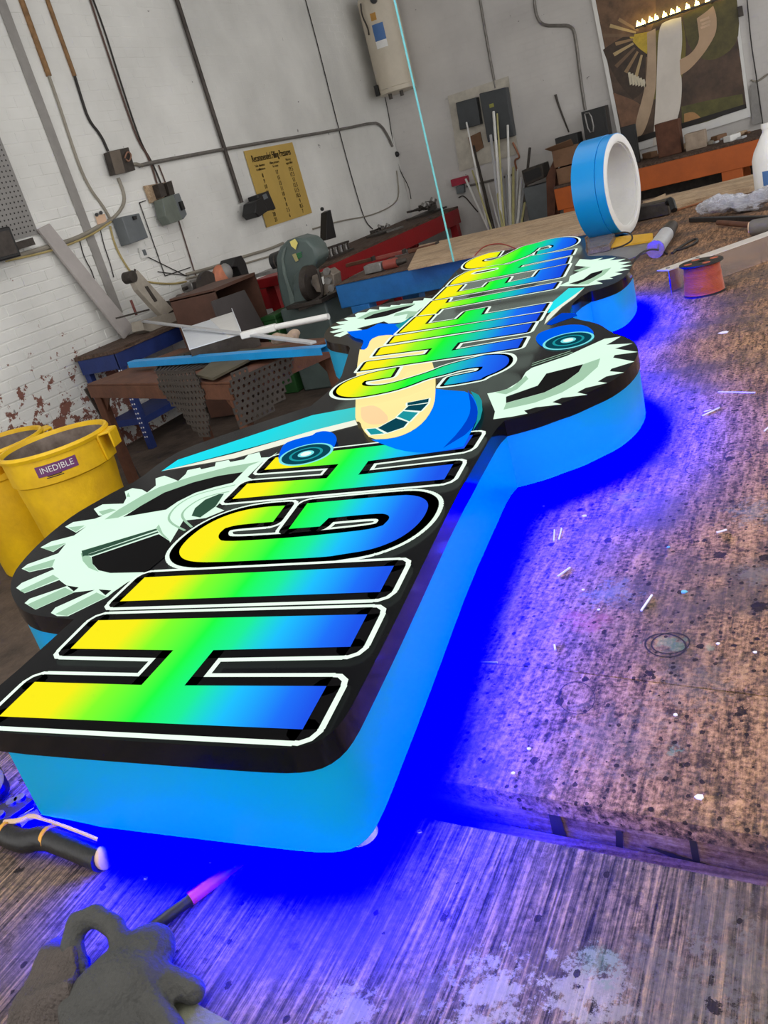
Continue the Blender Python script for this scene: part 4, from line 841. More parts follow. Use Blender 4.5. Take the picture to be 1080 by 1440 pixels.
cable('wall_cable', ((155, 318), (160, 340), (170, 362), (185, 385), (200, 396), (240, 400), (262, 396)), .008, YELCABLE, 'yellow wire looping from the grey box down to the blue bench')
cable('wall_cable', ((140, 318), (146, 345), (155, 370), (160, 390)), .004, CABLE, 'thin black wire hanging beside the grey batten')
cable('wall_cable', ((112, 338), (118, 362), (130, 382), (137, 410)), .004, CABLE, 'thin black wire hanging beside the leaning plank')
cable('wall_cable', ((125, -6), (140, 40), (160, 100), (180, 160), (195, 200), (210, 222), (222, 262)), .008, BROWNCABLE, 'brown twin cable running down to the switch boxes')
cable('wall_cable', ((129, -6), (147, 42), (166, 104), (186, 166), (200, 205), (214, 228), (228, 262)), .007, CABLE, 'dark twin of the brown cable running down to the switch boxes')
cable('wall_cable', ((223, 232), (232, 255), (245, 290), (262, 345), (276, 390)), .006, BROWNCABLE, 'brown cable dropping past the switch boxes to the bench')
jb = thing('junction_box', 'open rusty junction box with loose wires', 'electrical box', wt((160, 250))[0])
part('box', MB().prism(wt((145, 216), (172, 210), (182, 242), (154, 248)), (.07, 0, 0)), DSTEEL, jb, bevel=.004); part('cover', MB().prism([p + Vector((.075, 0, 0)) for p in wt((144, 217), (158, 214), (166, 246), (153, 249))], (.006, 0, 0)), mat('brown_grey_cover', (112, 102, 92), .5, .3), jb)
part('loose_wire', MB().tube([p + Vector((.09, 0, 0)) for p in wt((164, 226), (168, 216), (174, 222), (170, 232), (166, 228))], .006), mat('copper_red_wire', (150, 110, 90)), jb)
gb_ = thing('switch_box', 'plain grey enamel switch box under the junction box', 'electrical box', wt((175, 340))[0])
part('box', MB().prism(wt((157, 309), (182, 304), (195, 338), (170, 347)), (.11, 0, 0)), GREYP, gb_, bevel=.006); part('toggle', MB().prism([p + Vector((.111, 0, 0)) for p in wt((171, 309), (176, 308), (177, 313), (173, 314))], (.015, 0, 0)), DBLACK, gb_)
ol_ = thing('wall_outlet', 'small cream outlet plate beside the grey batten', 'outlet', wt((140, 315))[0]); part('plate', MB().prism(wt((134, 304), (146, 301), (149, 312), (137, 316)), (.012, 0, 0)), CREAMTRIM, ol_)
for x, y in ((136, 302), (142, 299)): part('socket', MB().cyl(LW(x, y, WF + .001), LW(x, y, WF + .02), .014, n=10), DBLACK, ol_)
ds = thing('disconnect_switch', 'pair of grey disconnect switch boxes with a pale back board', 'electrical box', wt((230, 318))[0])
part('back_board', MB().prism(wt((201, 262), (230, 257), (236, 280), (210, 286)), (.02, 0, 0)), PLYPALE, ds)
part('box', MB().prism([p + Vector((.02, 0, 0)) for p in wt((213, 284), (229, 278), (242, 313), (225, 319), (218, 308))], (.1, 0, 0)), mat('green_grey_enamel', (108, 116, 108), .45), ds, bevel=.006)
part('box', MB().prism([p + Vector((.02, 0, 0)) for p in wt((232, 278), (240, 275), (251, 305), (246, 312), (240, 308))], (.08, 0, 0)), GREYP, ds, bevel=.006)
part('breaker', MB().prism([p + Vector((.022, 0, 0)) for p in wt((211, 262), (219, 260), (225, 278), (217, 281))], (.06, 0, 0)), DSTEEL, ds); part('breaker', MB().prism([p + Vector((.022, 0, 0)) for p in wt((224, 260), (231, 257), (236, 276), (229, 279))], (.06, 0, 0)), DSTEEL, ds)
part('handle', MB().prism([p + Vector((.1, 0, 0)) for p in wt((238, 288), (242, 287), (246, 298), (242, 300))], (.02, 0, 0)), DBLACK, ds)
tag(part('wall_conduit', MB().tube(wt((247, -6), (340, 285), X=WF + .02), .02, 12, 0), DSTEEL), 'dark steel conduit running straight down to the black socket box', 'conduit')
tag(part('wall_conduit', MB().tube(wt((196, 233), (217, 228), (330, 207), (480, 182), (526, 172), (536, 176), (546, 192), (552, 206), X=WF + .01), .016, 12, 1), CONDUIT), 'grey conduit running level above the yellow poster', 'conduit')
tag(part('wall_conduit', MB().tube(wt((180, 234), (190, 230), (200, 233), X=WF + .012), .014, 10, 1), GREYCABLE), 'short white flexible lead out of the junction box', 'conduit')
sk = thing('socket_box', 'black socket box at the foot of the dark conduit, overlapping the yellow poster', 'electrical box', wt((348, 310))[0])
part('box', MB().prism([p + Vector((.05, 0, 0)) for p in wt((342, 280), (358, 274), (369, 299), (350, 304))], (.12, 0, 0)), DBLACK, sk, bevel=.006); part('plug', MB().prism([p + Vector((.05, 0, 0)) for p in wt((336, 290), (346, 283), (352, 304), (340, 312), (334, 306))], (.16, 0, 0)), DBLACK, sk, bevel=.01)
part('switch_plate', MB().prism([p + Vector((.171, 0, 0)) for p in wt((349, 280), (354, 278), (357, 284), (351, 287))], (.004, 0, 0)), GREYP, sk)
cable('wall_cable', ((428, -6), (446, 60), (466, 140), (485, 215), (505, 285), (514, 312), (524, 322)), .006, CABLE, 'thin black cable hanging to the red bench')
cable('wall_cable', ((440, 322), (480, 310), (520, 304), (552, 290), (562, 276), (558, 240)), .008, GREYCABLE, 'pale cable swagged along the wall above the red bench')
cable('wall_cable', ((262, 386), (300, 376), (345, 360), (380, 350), (398, 342)), .014, GREYCABLE, 'pale pipe slanting along the wall behind the hooded grinder')
cable('wall_cable', ((262, 392), (320, 378), (360, 366), (395, 356)), .009, GREYCABLE, 'thin pale pipe below the slanting pale pipe')
# thin pencil lines / wire frame on the wall near the switches
for i, q in enumerate((((196, 285), (205, 282)), ((196, 285), (232, 388)), ((232, 388), (268, 376)), ((222, 382), (265, 388)), ((205, 360), (262, 388)))):
    tag(part('wall_wire', MB().tube(wt(*q), .004, 6, 0), CABLE), ('short thin wire at the top of the wire frame', 'upright side wire of the wire frame below the switches', 'level bottom wire of the wire frame', 'lower slanting wire above the vise', 'long slanting wire across the wire frame')[i], 'wire', 'thin wires on the wall')
ow = thing('wall_outlet', 'white outlet plate inside the wire frame under the switches', 'outlet', wt((200, 360))[0]); part('plate', MB().prism(wt((194, 349), (204, 346), (209, 361), (199, 364)), (.012, 0, 0)), WHITEP, ow); part('socket', MB().prism([p + Vector((.013, 0, 0)) for p in wt((198, 352), (202, 351), (205, 359), (201, 360))], (.004, 0, 0)), GREYP, ow)
# poster
PQ = [LW(x, y, WF) for x, y in ((340, 212.5), (410, 200.7), (437.5, 301), (374, 320))]
y0, y1, z0, z1 = 7.525, 8.465, 1.215, 1.945
po = thing('wall_poster', 'yellow printed poster headed recommended filling pressures', 'poster', (WF, (y0 + y1) / 2, z0))
part('sheet', MB().box((WF, (y0 + y1) / 2, (z0 + z1) / 2), (.004, y1 - y0, z1 - z0)), POSTER, po)
XT = WF + .0035
def wtext(txt, size, y, z, bold=0.0, sq=1.0, center=True):
    m = MB(); put_text(m, txt, size, (XT, y, z), (0, 1, 0), (0, 0, 1), bold, sq, center); o = part('lettering', m, INK, po, smooth=False, fix=False); o['kind'] = 'stuff'
yc = (y0 + y1) / 2
wtext('Recommended Filling Pressures', .095, yc, z1 - .115, .0025, .62)
for y, a, b in ((y0 + .2, 'Tube diameter', 'in millimetres'), (yc + .01, 'Filling pressure', 'for neon'), (y1 - .18, 'Mercury', 'argon filled')):
    wtext(a, .034, y, z1 - .165, .001, .9); wtext(b, .034, y, z1 - .2, .001, .9)
for i, (a, b, c_) in enumerate(zip(('8', '9', '10', '11', '12', '15', '18', '20', '25'), ('17', '15', '13', '11', '10', '9', '8', '7.5', '6'), ('19.5', '17.5', '13', '12.5', '11.5', '10.5', '9', '8.5', '7'))):
    z = z1 - .27 - i * .054
    for y, t in ((y0 + .2, a), (yc + .01, b), (y1 - .18, c_)): wtext(t, .058, y, z, .0018, .95)
# ------------------------------------------------------------------ water heater in the corner
hx, hy = -4.66, WY - .3
hc = BW(560, 130, hy); hzb = hc.z; hw = .235
ht_ = thing('water_heater', 'cream cylindrical water heater mounted high in the corner', 'water heater', (hc.x, hy, hzb))
part('tank', MB().lathe((hc.x, hy, hzb), (0, 0, 1), [(hw - .03, 0), (hw, .015), (hw, .06), (hw + .004, .065), (hw, .07), (hw, 1.02), (hw + .004, 1.03), (hw - .01, 1.07), (.1, 1.1)], 40), HEATER, ht_)
vd = Vector((CAM.x - hc.x, CAM.y - hy, 0)).normalized(); a0 = math.atan2(vd.y, vd.x)
def hcur(u, v, off=.003): a = a0 + u / hw; return Vector((hc.x + math.cos(a) * (hw + off), hy + math.sin(a) * (hw + off), hzb + v))
def hpatch(nm, u0, u1, v0, v1, m, lb=None):
    n = 8; vs = [hcur(u0 + (u1 - u0) * i / n, v) for i in range(n + 1) for v in (v0, v1)]
    part(nm, MB().add(vs, [(2 * i, 2 * i + 2, 2 * i + 3, 2 * i + 1) for i in range(n)]), m, ht_, fix=False, label=lb)
hpatch('label', -.13, .01, .58, .76, mat('blue_label', (70, 112, 170), .5, var=.05), 'blue label'); hpatch('label', -.13, .01, .5, .58, WHITEP); hpatch('label', -.12, -.05, .8, .88, mat('orange_label', (190, 140, 60), .5, var=.1))
for u in (-.14, .05): part('pipe_stub', MB().cyl(hcur(u, -.06, -.05), hcur(u, 0.01, -.05), .022), DSTEEL, ht_)
part('supply_pipe', MB().tube([hcur(-.2, 1.02, .02), hcur(-.22, .9, .03), hcur(-.17, .75, .03), hcur(-.2, .68, .01)], .01), DSTEEL, ht_)
part('valve', MB().box(hcur(-.3, .08, .02), (.05, .05, .12)), DBLACK, ht_); part('cap', MB().cyl(hcur(-.03, 1.0, .0), hcur(-.03, 1.0, .05), .04), DBLACK, ht_)
part('bracket', MB().beam((hc.x, hy, hzb + .2), (hc.x, WY - .002, hzb + .2), .1, .04), DSTEEL, ht_); part('bracket', MB().beam((hc.x, hy, hzb + .85), (hc.x, WY - .002, hzb + .85), .1, .04), DSTEEL, ht_)
# ------------------------------------------------------------------ fittings on the back wall
BF = WY - .012
def bt_(*q, Y=BF): return [BW(x, y, Y) for x, y in q]
def bcable(q, r, m, label, Y=BF, name='wall_cable', cat='cable'): return tag(part(name, MB().tube(bt_(*q, Y=Y), r), m), label, cat)
bcable(((674, -6), (685, 60), (697, 124)), .016, CONDUIT, 'pale conduit dropping into the large electrical panel', name='wall_conduit', cat='conduit')
bcable(((751, -6), (753, 20), (762, 36), (785, 36), (803, 36), (809, 48), (816, 110), (823, 155)), .018, CONDUIT, 'grey conduit with an offset bend between panel and picture', name='wall_conduit', cat='conduit')
bcable(((512, 20), (530, 90), (545, 150), (553, 205), (562, 240), (575, 262), (578, 280)), .006, CABLE, 'thin black cable hanging in the corner below the heater', BF - .03)
bcable(((556, 218), (557, 250), (562, 272)), .006, YELCABLE, 'yellowed wire beside the black corner cable', BF - .03)
tag(part('cable_joint', MB().ball(BW(558, 217, BF - .03), .035), DBLACK), 'black cable joint on the corner cable', 'joint')
eb = thing('electrical_board', 'cream backing board with two dark grey electrical panels', 'electrical panel', bt_((680, 280))[0])
part('board', MB().prism(bt_((630, 135), (715, 107), (729, 216), (647, 241)), (0, -.012, 0)), mat('cream_board', (196, 190, 178), .7), eb)
part('small_panel', MB().prism([p + Vector((0, -.013, 0)) for p in bt_((645, 144), (674, 136), (680, 174), (651, 182))], (0, -.1, 0)), DGREYP, eb, bevel=.008)
part('large_panel', MB().prism([p + Vector((0, -.013, 0)) for p in bt_((679, 131), (716, 122), (727, 190), (691, 199))], (0, -.13, 0)), DGREYP, eb, bevel=.008)
part('panel_label', MB().prism([p + Vector((0, -.145, 0)) for p in bt_((693, 146), (699, 144), (700, 149), (694, 151))], (0, -.002, 0)), mat('yellow_tag', (150, 150, 70), .5), eb)
part('wood_hatch', MB().prism([p + Vector((0, -.014, 0)) for p in bt_((659, 193), (676, 185), (681, 207), (666, 217))], (0, -.02, 0)), CARD, eb)
part('copper_pipe', MB().tube([p + Vector((0, -.03, 0)) for p in bt_((722, 200), (729, 214), (732, 222), (724, 224), (728, 240))], .012), mat('copper', (150, 96, 70), .4, .5), eb)
rbx = thing('alarm_box', 'red and grey box low on the back wall beside the panels', 'electrical box', bt_((648, 272))[0]); part('red_cover', MB().prism(bt_((636, 252), (659, 246), (661, 256), (638, 262)), (0, -.08, 0)), mat('crimson_plastic', (172, 36, 66), .4), rbx, bevel=.01); part('grey_box', MB().prism(bt_((643, 262), (654, 259), (655, 270), (645, 272)), (0, -.07, 0)), GREYP, rbx, bevel=.004)
bcable(((656, 262), (690, 254), (720, 246)), .014, CONDUIT, 'short conduit running right from the red alarm box', name='wall_conduit', cat='conduit')
bcable(((645, 278), (652, 274), (665, 290), (672, 298)), .008, DSTEEL, 'bent dark pipe below the red alarm box', name='wall_conduit', cat='conduit')
tag(part('hanging_tool', MB().tube(bt_((781, 133), (786, 150), (800, 186)), (.016, .008)), DSTEEL), 'dark long-handled tool hanging on the back wall', 'tool')
# pale rods standing in the corner
tops = [(656, 172), (666, 205), (694, 157), (699, 160), (714, 176), (690, 190), (672, 228), (694, 232), (700, 222), (706, 236), (716, 222), (722, 236), (728, 238), (712, 246), (733, 250), (664, 240), (655, 252), (738, 252), (686, 258), (742, 262), (745, 208), (676, 246)]
for i, (x, y) in enumerate(tops):
    Yt = WY - .16 - .02 * (i % 3); tp = BW(x, y, Yt); bp = BW(690 + (x - 690) * .55 + 14, 318, WY - .62 - .1 * (i % 4))
    d = (bp - tp); bp = tp + d * (tp.z / max(.05, tp.z - bp.z)); bp = Vector((bp.x, min(bp.y, WY - .25), .004))
    m_ = (WHITEP, PALEMETAL, WHITEP, mat('pale_yellow_rod', (190, 184, 130), .5))[i % 4] if i not in (1, 6, 20) else DSTEEL
    r_ = .011 + .003 * (i % 3)
    tag(part('corner_rod', MB().cyl(bp, tp, r_, n=8), m_), 'dark steel rod standing among the pale tubes by the electrical panels' if m_ == DSTEEL else ('pale yellow tube leaning in the corner bundle' if i % 4 == 3 else 'white tube leaning in the bundle below the electrical panels'), 'tube', 'tubes leaning by the electrical panels')
tk = BW(680, 300, WY - .9)
# old monitor, boards and boxes between rods and orange bench
mo = thing('old_monitor', 'old black monitor in a grey case beside the pale tubes', 'monitor', BW(752, 262, 10.5)); part('case', MB().prism([BW(x, y, 10.5) for x, y in ((733, 240), (762, 230), (766, 250), (738, 262))], (0, .3, 0)), DSTEEL, mo, bevel=.01); part('screen', MB().prism([BW(x, y, 10.495) for x, y in ((736, 243), (758, 235), (762, 247), (740, 257))], (0, -.004, 0)), DBLACK, mo)
part('stand', MB().box((BW(752, 262, 10.5).x, 10.65, BW(752, 258, 10.5).z / 2), (.3, .25, BW(752, 262, 10.5).z - .02)), GREYP, mo)
for i, q in enumerate((((768, 250), (778, 226), (782, 228), (770, 312), (762, 312)), ((776, 232), (784, 226), (780, 306), (771, 308)))):
    P = [BW(x, y, 10.1 + .1 * i) for x, y in q]; lo = min(p.z for p in P); P = [Vector((p.x, p.y, 0.002 if p.z < .5 else p.z)) for p in P]
    tag(part('brown_board', MB().prism(P, (0, .03, 0)), RUST), ('wide brown board standing left of the orange bench', 'narrow brown board standing against the orange bench')[i], 'board', 'brown boards')
oz = .775; oy = 9.85
ob_ = thing('orange_bench', 'orange painted steel bench along the back wall under the picture', 'bench', (-1.0, 10.4, 0))
ox0 = BW(778, 262, oy).x; ox1 = 1.6
part('tabletop', MB().box(((ox0 + ox1) / 2, oy + .55, oz - .012), (ox1 - ox0, 1.1, .024)), DARKTOP, ob_); part('apron', MB().box(((ox0 + ox1) / 2, oy + .015, oz - .14), (ox1 - ox0, .03, .23)), ORANGE, ob_, bevel=.004)
for x in (ox0 + .16, -.9, .6): 
    for y in (oy + .07, oy + 1.0): part('leg', MB().box((x, y, oz / 2 - .02), (.2, .12, oz - .045)), ORANGE, ob_, bevel=.006)
part('end_apron', MB().box((ox0 + .015, oy + .55, oz - .14), (.03, 1.0, .23)), ORANGE, ob_); part('back_panel', MB().box(((ox0 + ox1) / 2, oy + 1.06, oz / 2 - .03), (ox1 - ox0, .02, oz - .08)), DSTEEL, ob_)
def obox(name, q, Y, dep_, m, label, cat, group=None, flaps=False):
    P = [BW(x, y, Y) for x, y in q]; zl = oz + .001; xs = [p.x for p in P]; zs = [p.z for p in P]
    x0, x1, zt = min(xs), max(xs), max(zs); t = thing(name, label, cat, ((x0 + x1) / 2, Y + dep_ / 2, zl), group); z_ = max(zl, min(zs)) if len(q) == 5 else zl
    part('body', MB().box(((x0 + x1) / 2, Y + dep_ / 2, (z_ + zt) / 2), (x1 - x0, dep_, zt - z_)), m, t, bevel=.004)
    if flaps: part('flap', MB().prism([(x0, Y, zt), (x1, Y, zt), (x1 + .03, Y - .08, zt + .05), (x0 - .03, Y - .08, zt + .05)], (0, 0, .005)), m, t)
    else: part('front_plate', MB().box(((x0 + x1) / 2, Y - .002, (z_ + zt) / 2), ((x1 - x0) * .8, .006, (zt - z_) * .75)), m, t)
    return t
obox('cardboard_box', ((782, 240), (806, 232), (808, 256), (786, 262)), 10.0, .3, CARD, 'lower cardboard box at the end of the orange bench', 'box', 'cardboard boxes')
b2 = [BW(x, y, 10.02) for x, y in ((772, 207), (806, 198), (808, 232), (780, 238))]
cb2 = thing('cardboard_box', 'open cardboard box stacked on the lower one at the end of the orange bench', 'box', ((b2[0].x + b2[1].x) / 2, 10.15, BW(784, 237, 10.0).z), 'cardboard boxes')
zlo = BW(795, 234.5, 10.0).z + .012; zhi = max(p.z for p in b2) - .05
part('body', MB().box(((b2[0].x + b2[1].x) / 2, 10.17, (zlo + zhi) / 2), (b2[1].x - b2[0].x - .04, .3, zhi - zlo)), CARD, cb2, bevel=.004); part('flap', MB().prism([(b2[0].x + .02, 10.02, zhi), (b2[1].x, 10.02, zhi), (b2[1].x, 9.94, zhi + .07), (b2[0].x - .03, 9.94, zhi + .04)], (0, 0, .005)), CARD, cb2)
obox('black_case', ((780, 195), (811, 187), (812, 212), (784, 216)), 10.55, .25, DBLACK, 'black case behind the cardboard boxes', 'case')
sp_ = obox('loudspeaker', ((817, 158), (850, 149), (856, 186), (823, 192)), 10.7, .2, DBLACK, 'black loudspeaker standing beside the picture', 'loudspeaker')
q = [BW(x, y, 10.69) for x, y in ((822, 160), (830, 158), (836, 184), (828, 187))]; part('handle', MB().tube([q[0], q[1], q[2], q[3], q[0]], .01, 8, 1), STEEL, sp_)
obox('black_tray', ((872, 182), (893, 174), (896, 205), (882, 210)), 10.5, .04, DBLACK, 'thin black panel standing in front of the picture', 'panel')
obox('wooden_block', ((920, 176), (953, 170), (958, 205), (925, 210)), 10.3, .2, RUST, 'brown wooden block with a grooved face in front of the picture', 'block')
obox('cardboard_box', ((962, 190), (990, 184), (992, 198), (964, 204)), 10.25, .2, mat('pale_carton', (176, 158, 140), .8), 'small pale carton on the orange bench beneath the picture', 'box', 'cardboard boxes')
for i, (x, y) in enumerate(((905, 212), (918, 205), (930, 212), (945, 214), (975, 205), (1010, 196), (1020, 190), (1030, 198), (1045, 188), (1000, 203))):
    p = Z(x, y, oz); p = Vector((p.x, max(9.95, min(10.7, p.y)), oz + .001)); s_ = random.uniform(.05, .1)
    t = thing('scrap_block', ('pale wood scrap', 'grey cloth-like scrap', 'small carton scrap', 'white plastic scrap', 'brown wood scrap', 'rumpled grey packing scrap', 'dusty metal scrap', 'folded paper scrap', 'rumpled white packing scrap', 'bent tin scrap')[i] + ' in the clutter on the orange bench', 'scrap', p, 'clutter on the orange bench')
    part('piece', MB().box(p + Vector((0, 0, s_ * .35)), (s_ * 2, s_, s_ * .7), Matrix.Rotation(random.uniform(0, 3), 3, 'Z')), (PLYPALE, GREYCABLE, CARD, WHITEP)[i % 4], t, bevel=.006); part('chip', MB().box(p + Vector((s_ * 1.1, -.03, .012)), (s_, s_ * .6, .02), Matrix.Rotation(random.uniform(0, 3), 3, 'Z')), (CARD, PALEMETAL)[i % 2], t)
# ------------------------------------------------------------------ picture with lamp bar
PY = WY - .03
def pp(*q, k=0): return [BW(x, y, PY) + Vector((0, -.001 - .0012 * k, 0)) for x, y in q]
pic = thing('large_picture', 'large printed picture of a pale winged figure in a brown forest', 'picture', pp((970, 200))[0])
part('white_frame', MB().prism(pp((820, -60), (1024, -90), (1056, 164), (874, 219)), (0, .028, 0)), WHITEP, pic)
DKB = mat('print_dark_brown', (92, 70, 54), .5, var=.7, scale=3.5, bump=0); part('print', MB().flat(pp((826, -60), (1019, -90), (1050, 152), (877, 206), k=1)), DKB, pic, smooth=False, fix=False)
def pshape(q, k_, rgb, nm='print_shape', var=.25, sc=6):
    return part(nm, MB().flat(soften(pp(*q, k=k_), 2, 70)), mat('print_%d_%d_%d' % rgb, rgb, .5, var=var, scale=sc, bump=0), pic, smooth=False, fix=False)
pshape(((834, -20), (915, -60), (926, 30), (900, 60), (852, 70)), 2, (116, 86, 62), var=.6)
pshape(((862, 130), (890, 140), (905, 150), (900, 195), (880, 202)), 2, (128, 92, 68), var=.5)
pshape(((900, 60), (918, 44), (960, 30), (966, 60), (960, 120), (920, 140)), 2, (120, 108, 40), var=.4)
pshape(((960, 22), (1000, 5), (1036, -4), (1042, 60), (1000, 90), (968, 70)), 2, (92, 84, 40), var=.5)
pshape(((958, 150), (1000, 140), (1044, 132), (1046, 150), (1000, 170), (960, 180)), 2, (96, 92, 44), var=.5)
pshape(((962, 160), (976, 156), (988, 168), (970, 178), (962, 176)), 3, (186, 140, 90))
pshape(((848, 70), (880, 48), (915, 44), (912, 100), (905, 130), (890, 140), (872, 120), (858, 96)), 3, (66, 48, 34), 'wing', .5, 14)
pshape(((884, 50), (914, 44), (910, 76), (896, 66)), 4, (206, 176, 56), 'wing', .3, 14)
for i in range(9):
    a_ = math.radians(150 + i * 15); bx, by = 910, 50
    dx, dy = math.cos(a_), -math.sin(a_); L0, L1 = 14 + i * 2, 46 + (i % 3) * 8
    if i > 5: L1 += 14
    pshape(((bx + dx * L0 - dy * 1.5, by + dy * L0 + dx * 1.5), (bx + dx * L1 - dy * 2.6, by + dy * L1 + dx * 2.6), (bx + dx * L1 + dy * 2.6, by + dy * L1 - dx * 2.6), (bx + dx * L0 + dy * 1.5, by + dy * L0 - dx * 1.5)), 5, ((158, 128, 92), (196, 170, 122), (120, 94, 70))[i % 3], 'wing_vein')
for i in range(6): pshape(((883 + i * 4, 102 + i * 2.0), (886.5 + i * 4, 101 + i * 2), (889 + i * 4, 118 + i * .6), (886 + i * 4, 120 + i * .6)), 6, (222, 212, 186), 'wing_spot')
pshape(((926, 36), (940, 28), (958, 24), (960, 60), (956, 92), (960, 120), (956, 160), (940, 200), (918, 205), (922, 150), (924, 100)), 6, (228, 220, 210), 'figure', .12, 3)
pshape(((910, 46), (922, 40), (924, 110), (918, 150), (905, 190), (892, 196), (894, 170), (906, 130), (911, 90)), 6, (190, 164, 136), 'sleeve', .2, 4)
pshape(((956, 84), (972, 76), (984, 58), (982, 40), (980, 26), (994, 16), (1003, 8), (1008, 22), (1008, 44), (1000, 60), (988, 78), (970, 98), (957, 106)), 7, (196, 164, 132), 'raised_arm', .12, 4)
for x, y in ((984, 28), (986, 33), (985, 38)): pshape(((x, y), (x + 13, y - 5), (x + 14, y - 2), (x + 1, y + 3)), 8, (216, 184, 152), 'finger')
pshape(((877, 207), (877, 198), (1049, 146), (1050, 152)), 8, (30, 24, 22), 'dark_band')
lb_ = thing('lamp_bar', 'lit bar of small warm bulbs across the top of the picture', 'lamp', BW(950, 20, PY - .12))
la, lb2 = BW(893, 40, PY - .12), BW(1012, -2, PY - .12); part('bar', MB().beam(la, lb2, .05, .02), DSTEEL, lb_)
for p in (la + (lb2 - la) * .1, la + (lb2 - la) * .9): part('arm', MB().beam(p, (p.x, PY - .002, p.z), .02, .02), DSTEEL, lb_)
BULB = mat('warm_bulb', (255, 226, 120), .3, bump=0, emit=14)
for i, t_ in enumerate((.04, .1, .19, .26, .36, .45, .52, .63, .74, .86, .96)):
    p = la + (lb2 - la) * t_ + Vector((0, 0, .012)); part('bulb', MB().cyl(p, p + Vector((0, 0, .055)), .022, .003, n=10), BULB, lb_)
    part('bulb', MB().cyl(p + Vector((.018, 0, 0)), p + Vector((.02, 0, .035)), .012, .002, n=8), BULB, lb_)
tag(part('wall_box', MB().prism(bt_((1037, 10), (1044, 8), (1046, 22), (1039, 24)), (0, -.05, 0)), DSTEEL, bevel=.004), 'small dark socket on the wall right of the picture', 'socket')
bcable(((1050, -6), (1056, 60), (1064, 110), (1073, 178)), .006, CABLE, 'thin black cable right of the picture', BF - .01)
bcable(((1056, 112), (1064, 116), (1080, 104)), .01, GREYCABLE, 'grey lead curving off the cable right of the picture')
tag(part('grey_fitting', MB().prism(bt_((1056, 120), (1062, 114), (1072, 172), (1058, 176)), (0, -.03, 0)), mat('pale_grey_fitting', (150, 148, 146), .6)), 'pale grey fitting on the wall right of the picture', 'fitting')
# teal cord hanging from the ceiling
s0 = Z(638, 368, .99); tag(part('pull_cord', MB().cyl((s0.x, s0.y, .99), (s0.x + .0, s0.y + .0, 4.19), .0045, n=8), TEAL), 'thin teal cord hanging straight down from the ceiling', 'cord')
# ------------------------------------------------------------------ things on the work table
T0 = TZ + .0005
# blue ring
rbse = Z(860, 334, TZ); R_ = .252; rc_ = Vector((rbse.x - .07, rbse.y + .02, TZ + R_ + .001)); ax_ = Vector((.985, -.17, 0)).normalized()
rg_ = thing('ring_channel', 'blue ring-shaped sign channel standing on edge with a white inside', 'ring', (rc_.x, rc_.y, T0))
part('outer_band', MB().lathe(rc_, ax_, [(R_ - .012, 0), (R_, .002), (R_, .125), (R_ - .004, .126), (R_ - .012, .126)], 64, True), RINGBLUE, rg_, label='sky blue outer band')
part('lip_band', MB().lathe(rc_, ax_, [(R_ - .012, .127), (R_ - .003, .128), (R_ - .003, .172), (R_ - .012, .173)], 64, True), RINGBLUE, rg_)
part('white_rim', MB().lathe(rc_, ax_, [(R_ - .045, .165), (R_ - .012, .165), (R_ - .006, .174), (R_ - .03, .18), (R_ - .045, .176)], 64, True), WHITEP, rg_)
part('inner_lining', MB().lathe(rc_, ax_, [(R_ - .05, .004), (R_ - .0125, .004), (R_ - .0125, .164), (R_ - .05, .164)], 64, True), WHITEP, rg_, label='white inner lining')
# wire spool
sc_ = Z(991, 412, TZ); S1 = .066
spl = thing('wire_spool', 'black spool wound with brown-red wire', 'spool', (sc_.x, sc_.y, T0))
part('flange', MB().lathe((sc_.x, sc_.y, T0), (0, 0, 1), [(S1, 0), (S1, .004), (.0, .004)], 40), DBLACK, spl); part('flange', MB().lathe((sc_.x, sc_.y, T0 + .098), (0, 0, 1), [(.012, 0), (S1 + .002, 0), (S1 + .002, .005), (.04, .006), (.012, .006)], 40, True), DBLACK, spl)
for a_ in range(4): part('flange_window', MB().cyl((sc_.x + .043 * math.cos(a_ * 1.57 + .5), sc_.y + .043 * math.sin(a_ * 1.57 + .5), T0 + .1035), (sc_.x + .043 * math.cos(a_ * 1.57 + .5), sc_.y + .043 * math.sin(a_ * 1.57 + .5), T0 + .1045), .013, n=14), COPPERWIRE, spl)
prof = [(.02, .005)]
for i in range(26): prof += [(.0555 + .007 * (1 - i / 26) + .0012 * random.random(), .006 + i * .0035), (.0535 + .007 * (1 - i / 26), .0078 + i * .0035)]
prof += [(.02, .097)]
part('wire_winding', MB().lathe((sc_.x, sc_.y, T0), (0, 0, 1), prof, 40), COPPERWIRE, spl, label='brown-red wire winding')
# aluminium box bar behind the spool
A0 = Z(948, 425, TZ); A1 = Z(1079, 376, TZ); A1 = A0 + (A1 - A0) * 1.5; hb = .085; nrm = Vector((0, 0, 1)).cross((A1 - A0)).normalized()
if nrm.y < 0: nrm = -nrm
A0 = A0 + Vector((-.02, .1, 0)); A1 = A1 + Vector((0, .1, 0))
ab = thing('aluminium_bar', 'polished aluminium angle bar lying behind the wire spool', 'bar', (A0.x, A0.y, T0))
part('front_face', MB().prism([A0 + Vector((0, 0, .001)), A1 + Vector((0, 0, .001)), A1 + Vector((0, 0, hb)), A0 + Vector((0, 0, hb))], nrm * .003), ALU, ab, smooth=False)
part('top_face', MB().prism([A0 + Vector((0, 0, hb + .0002)), A1 + Vector((0, 0, hb + .0002)), A1 + nrm * .06 + Vector((0, 0, hb)), A0 + nrm * .06 + Vector((0, 0, hb))], (0, 0, .003)), ALUTOP, ab, smooth=False)
for t_ in (.06, .4): p = A0 + (A1 - A0) * t_ * .6 + nrm * .03 + Vector((0, 0, hb + .003)); part('rivet', MB().cyl(p, p + Vector((0, 0, .003)), .007, n=12), STEEL, ab)
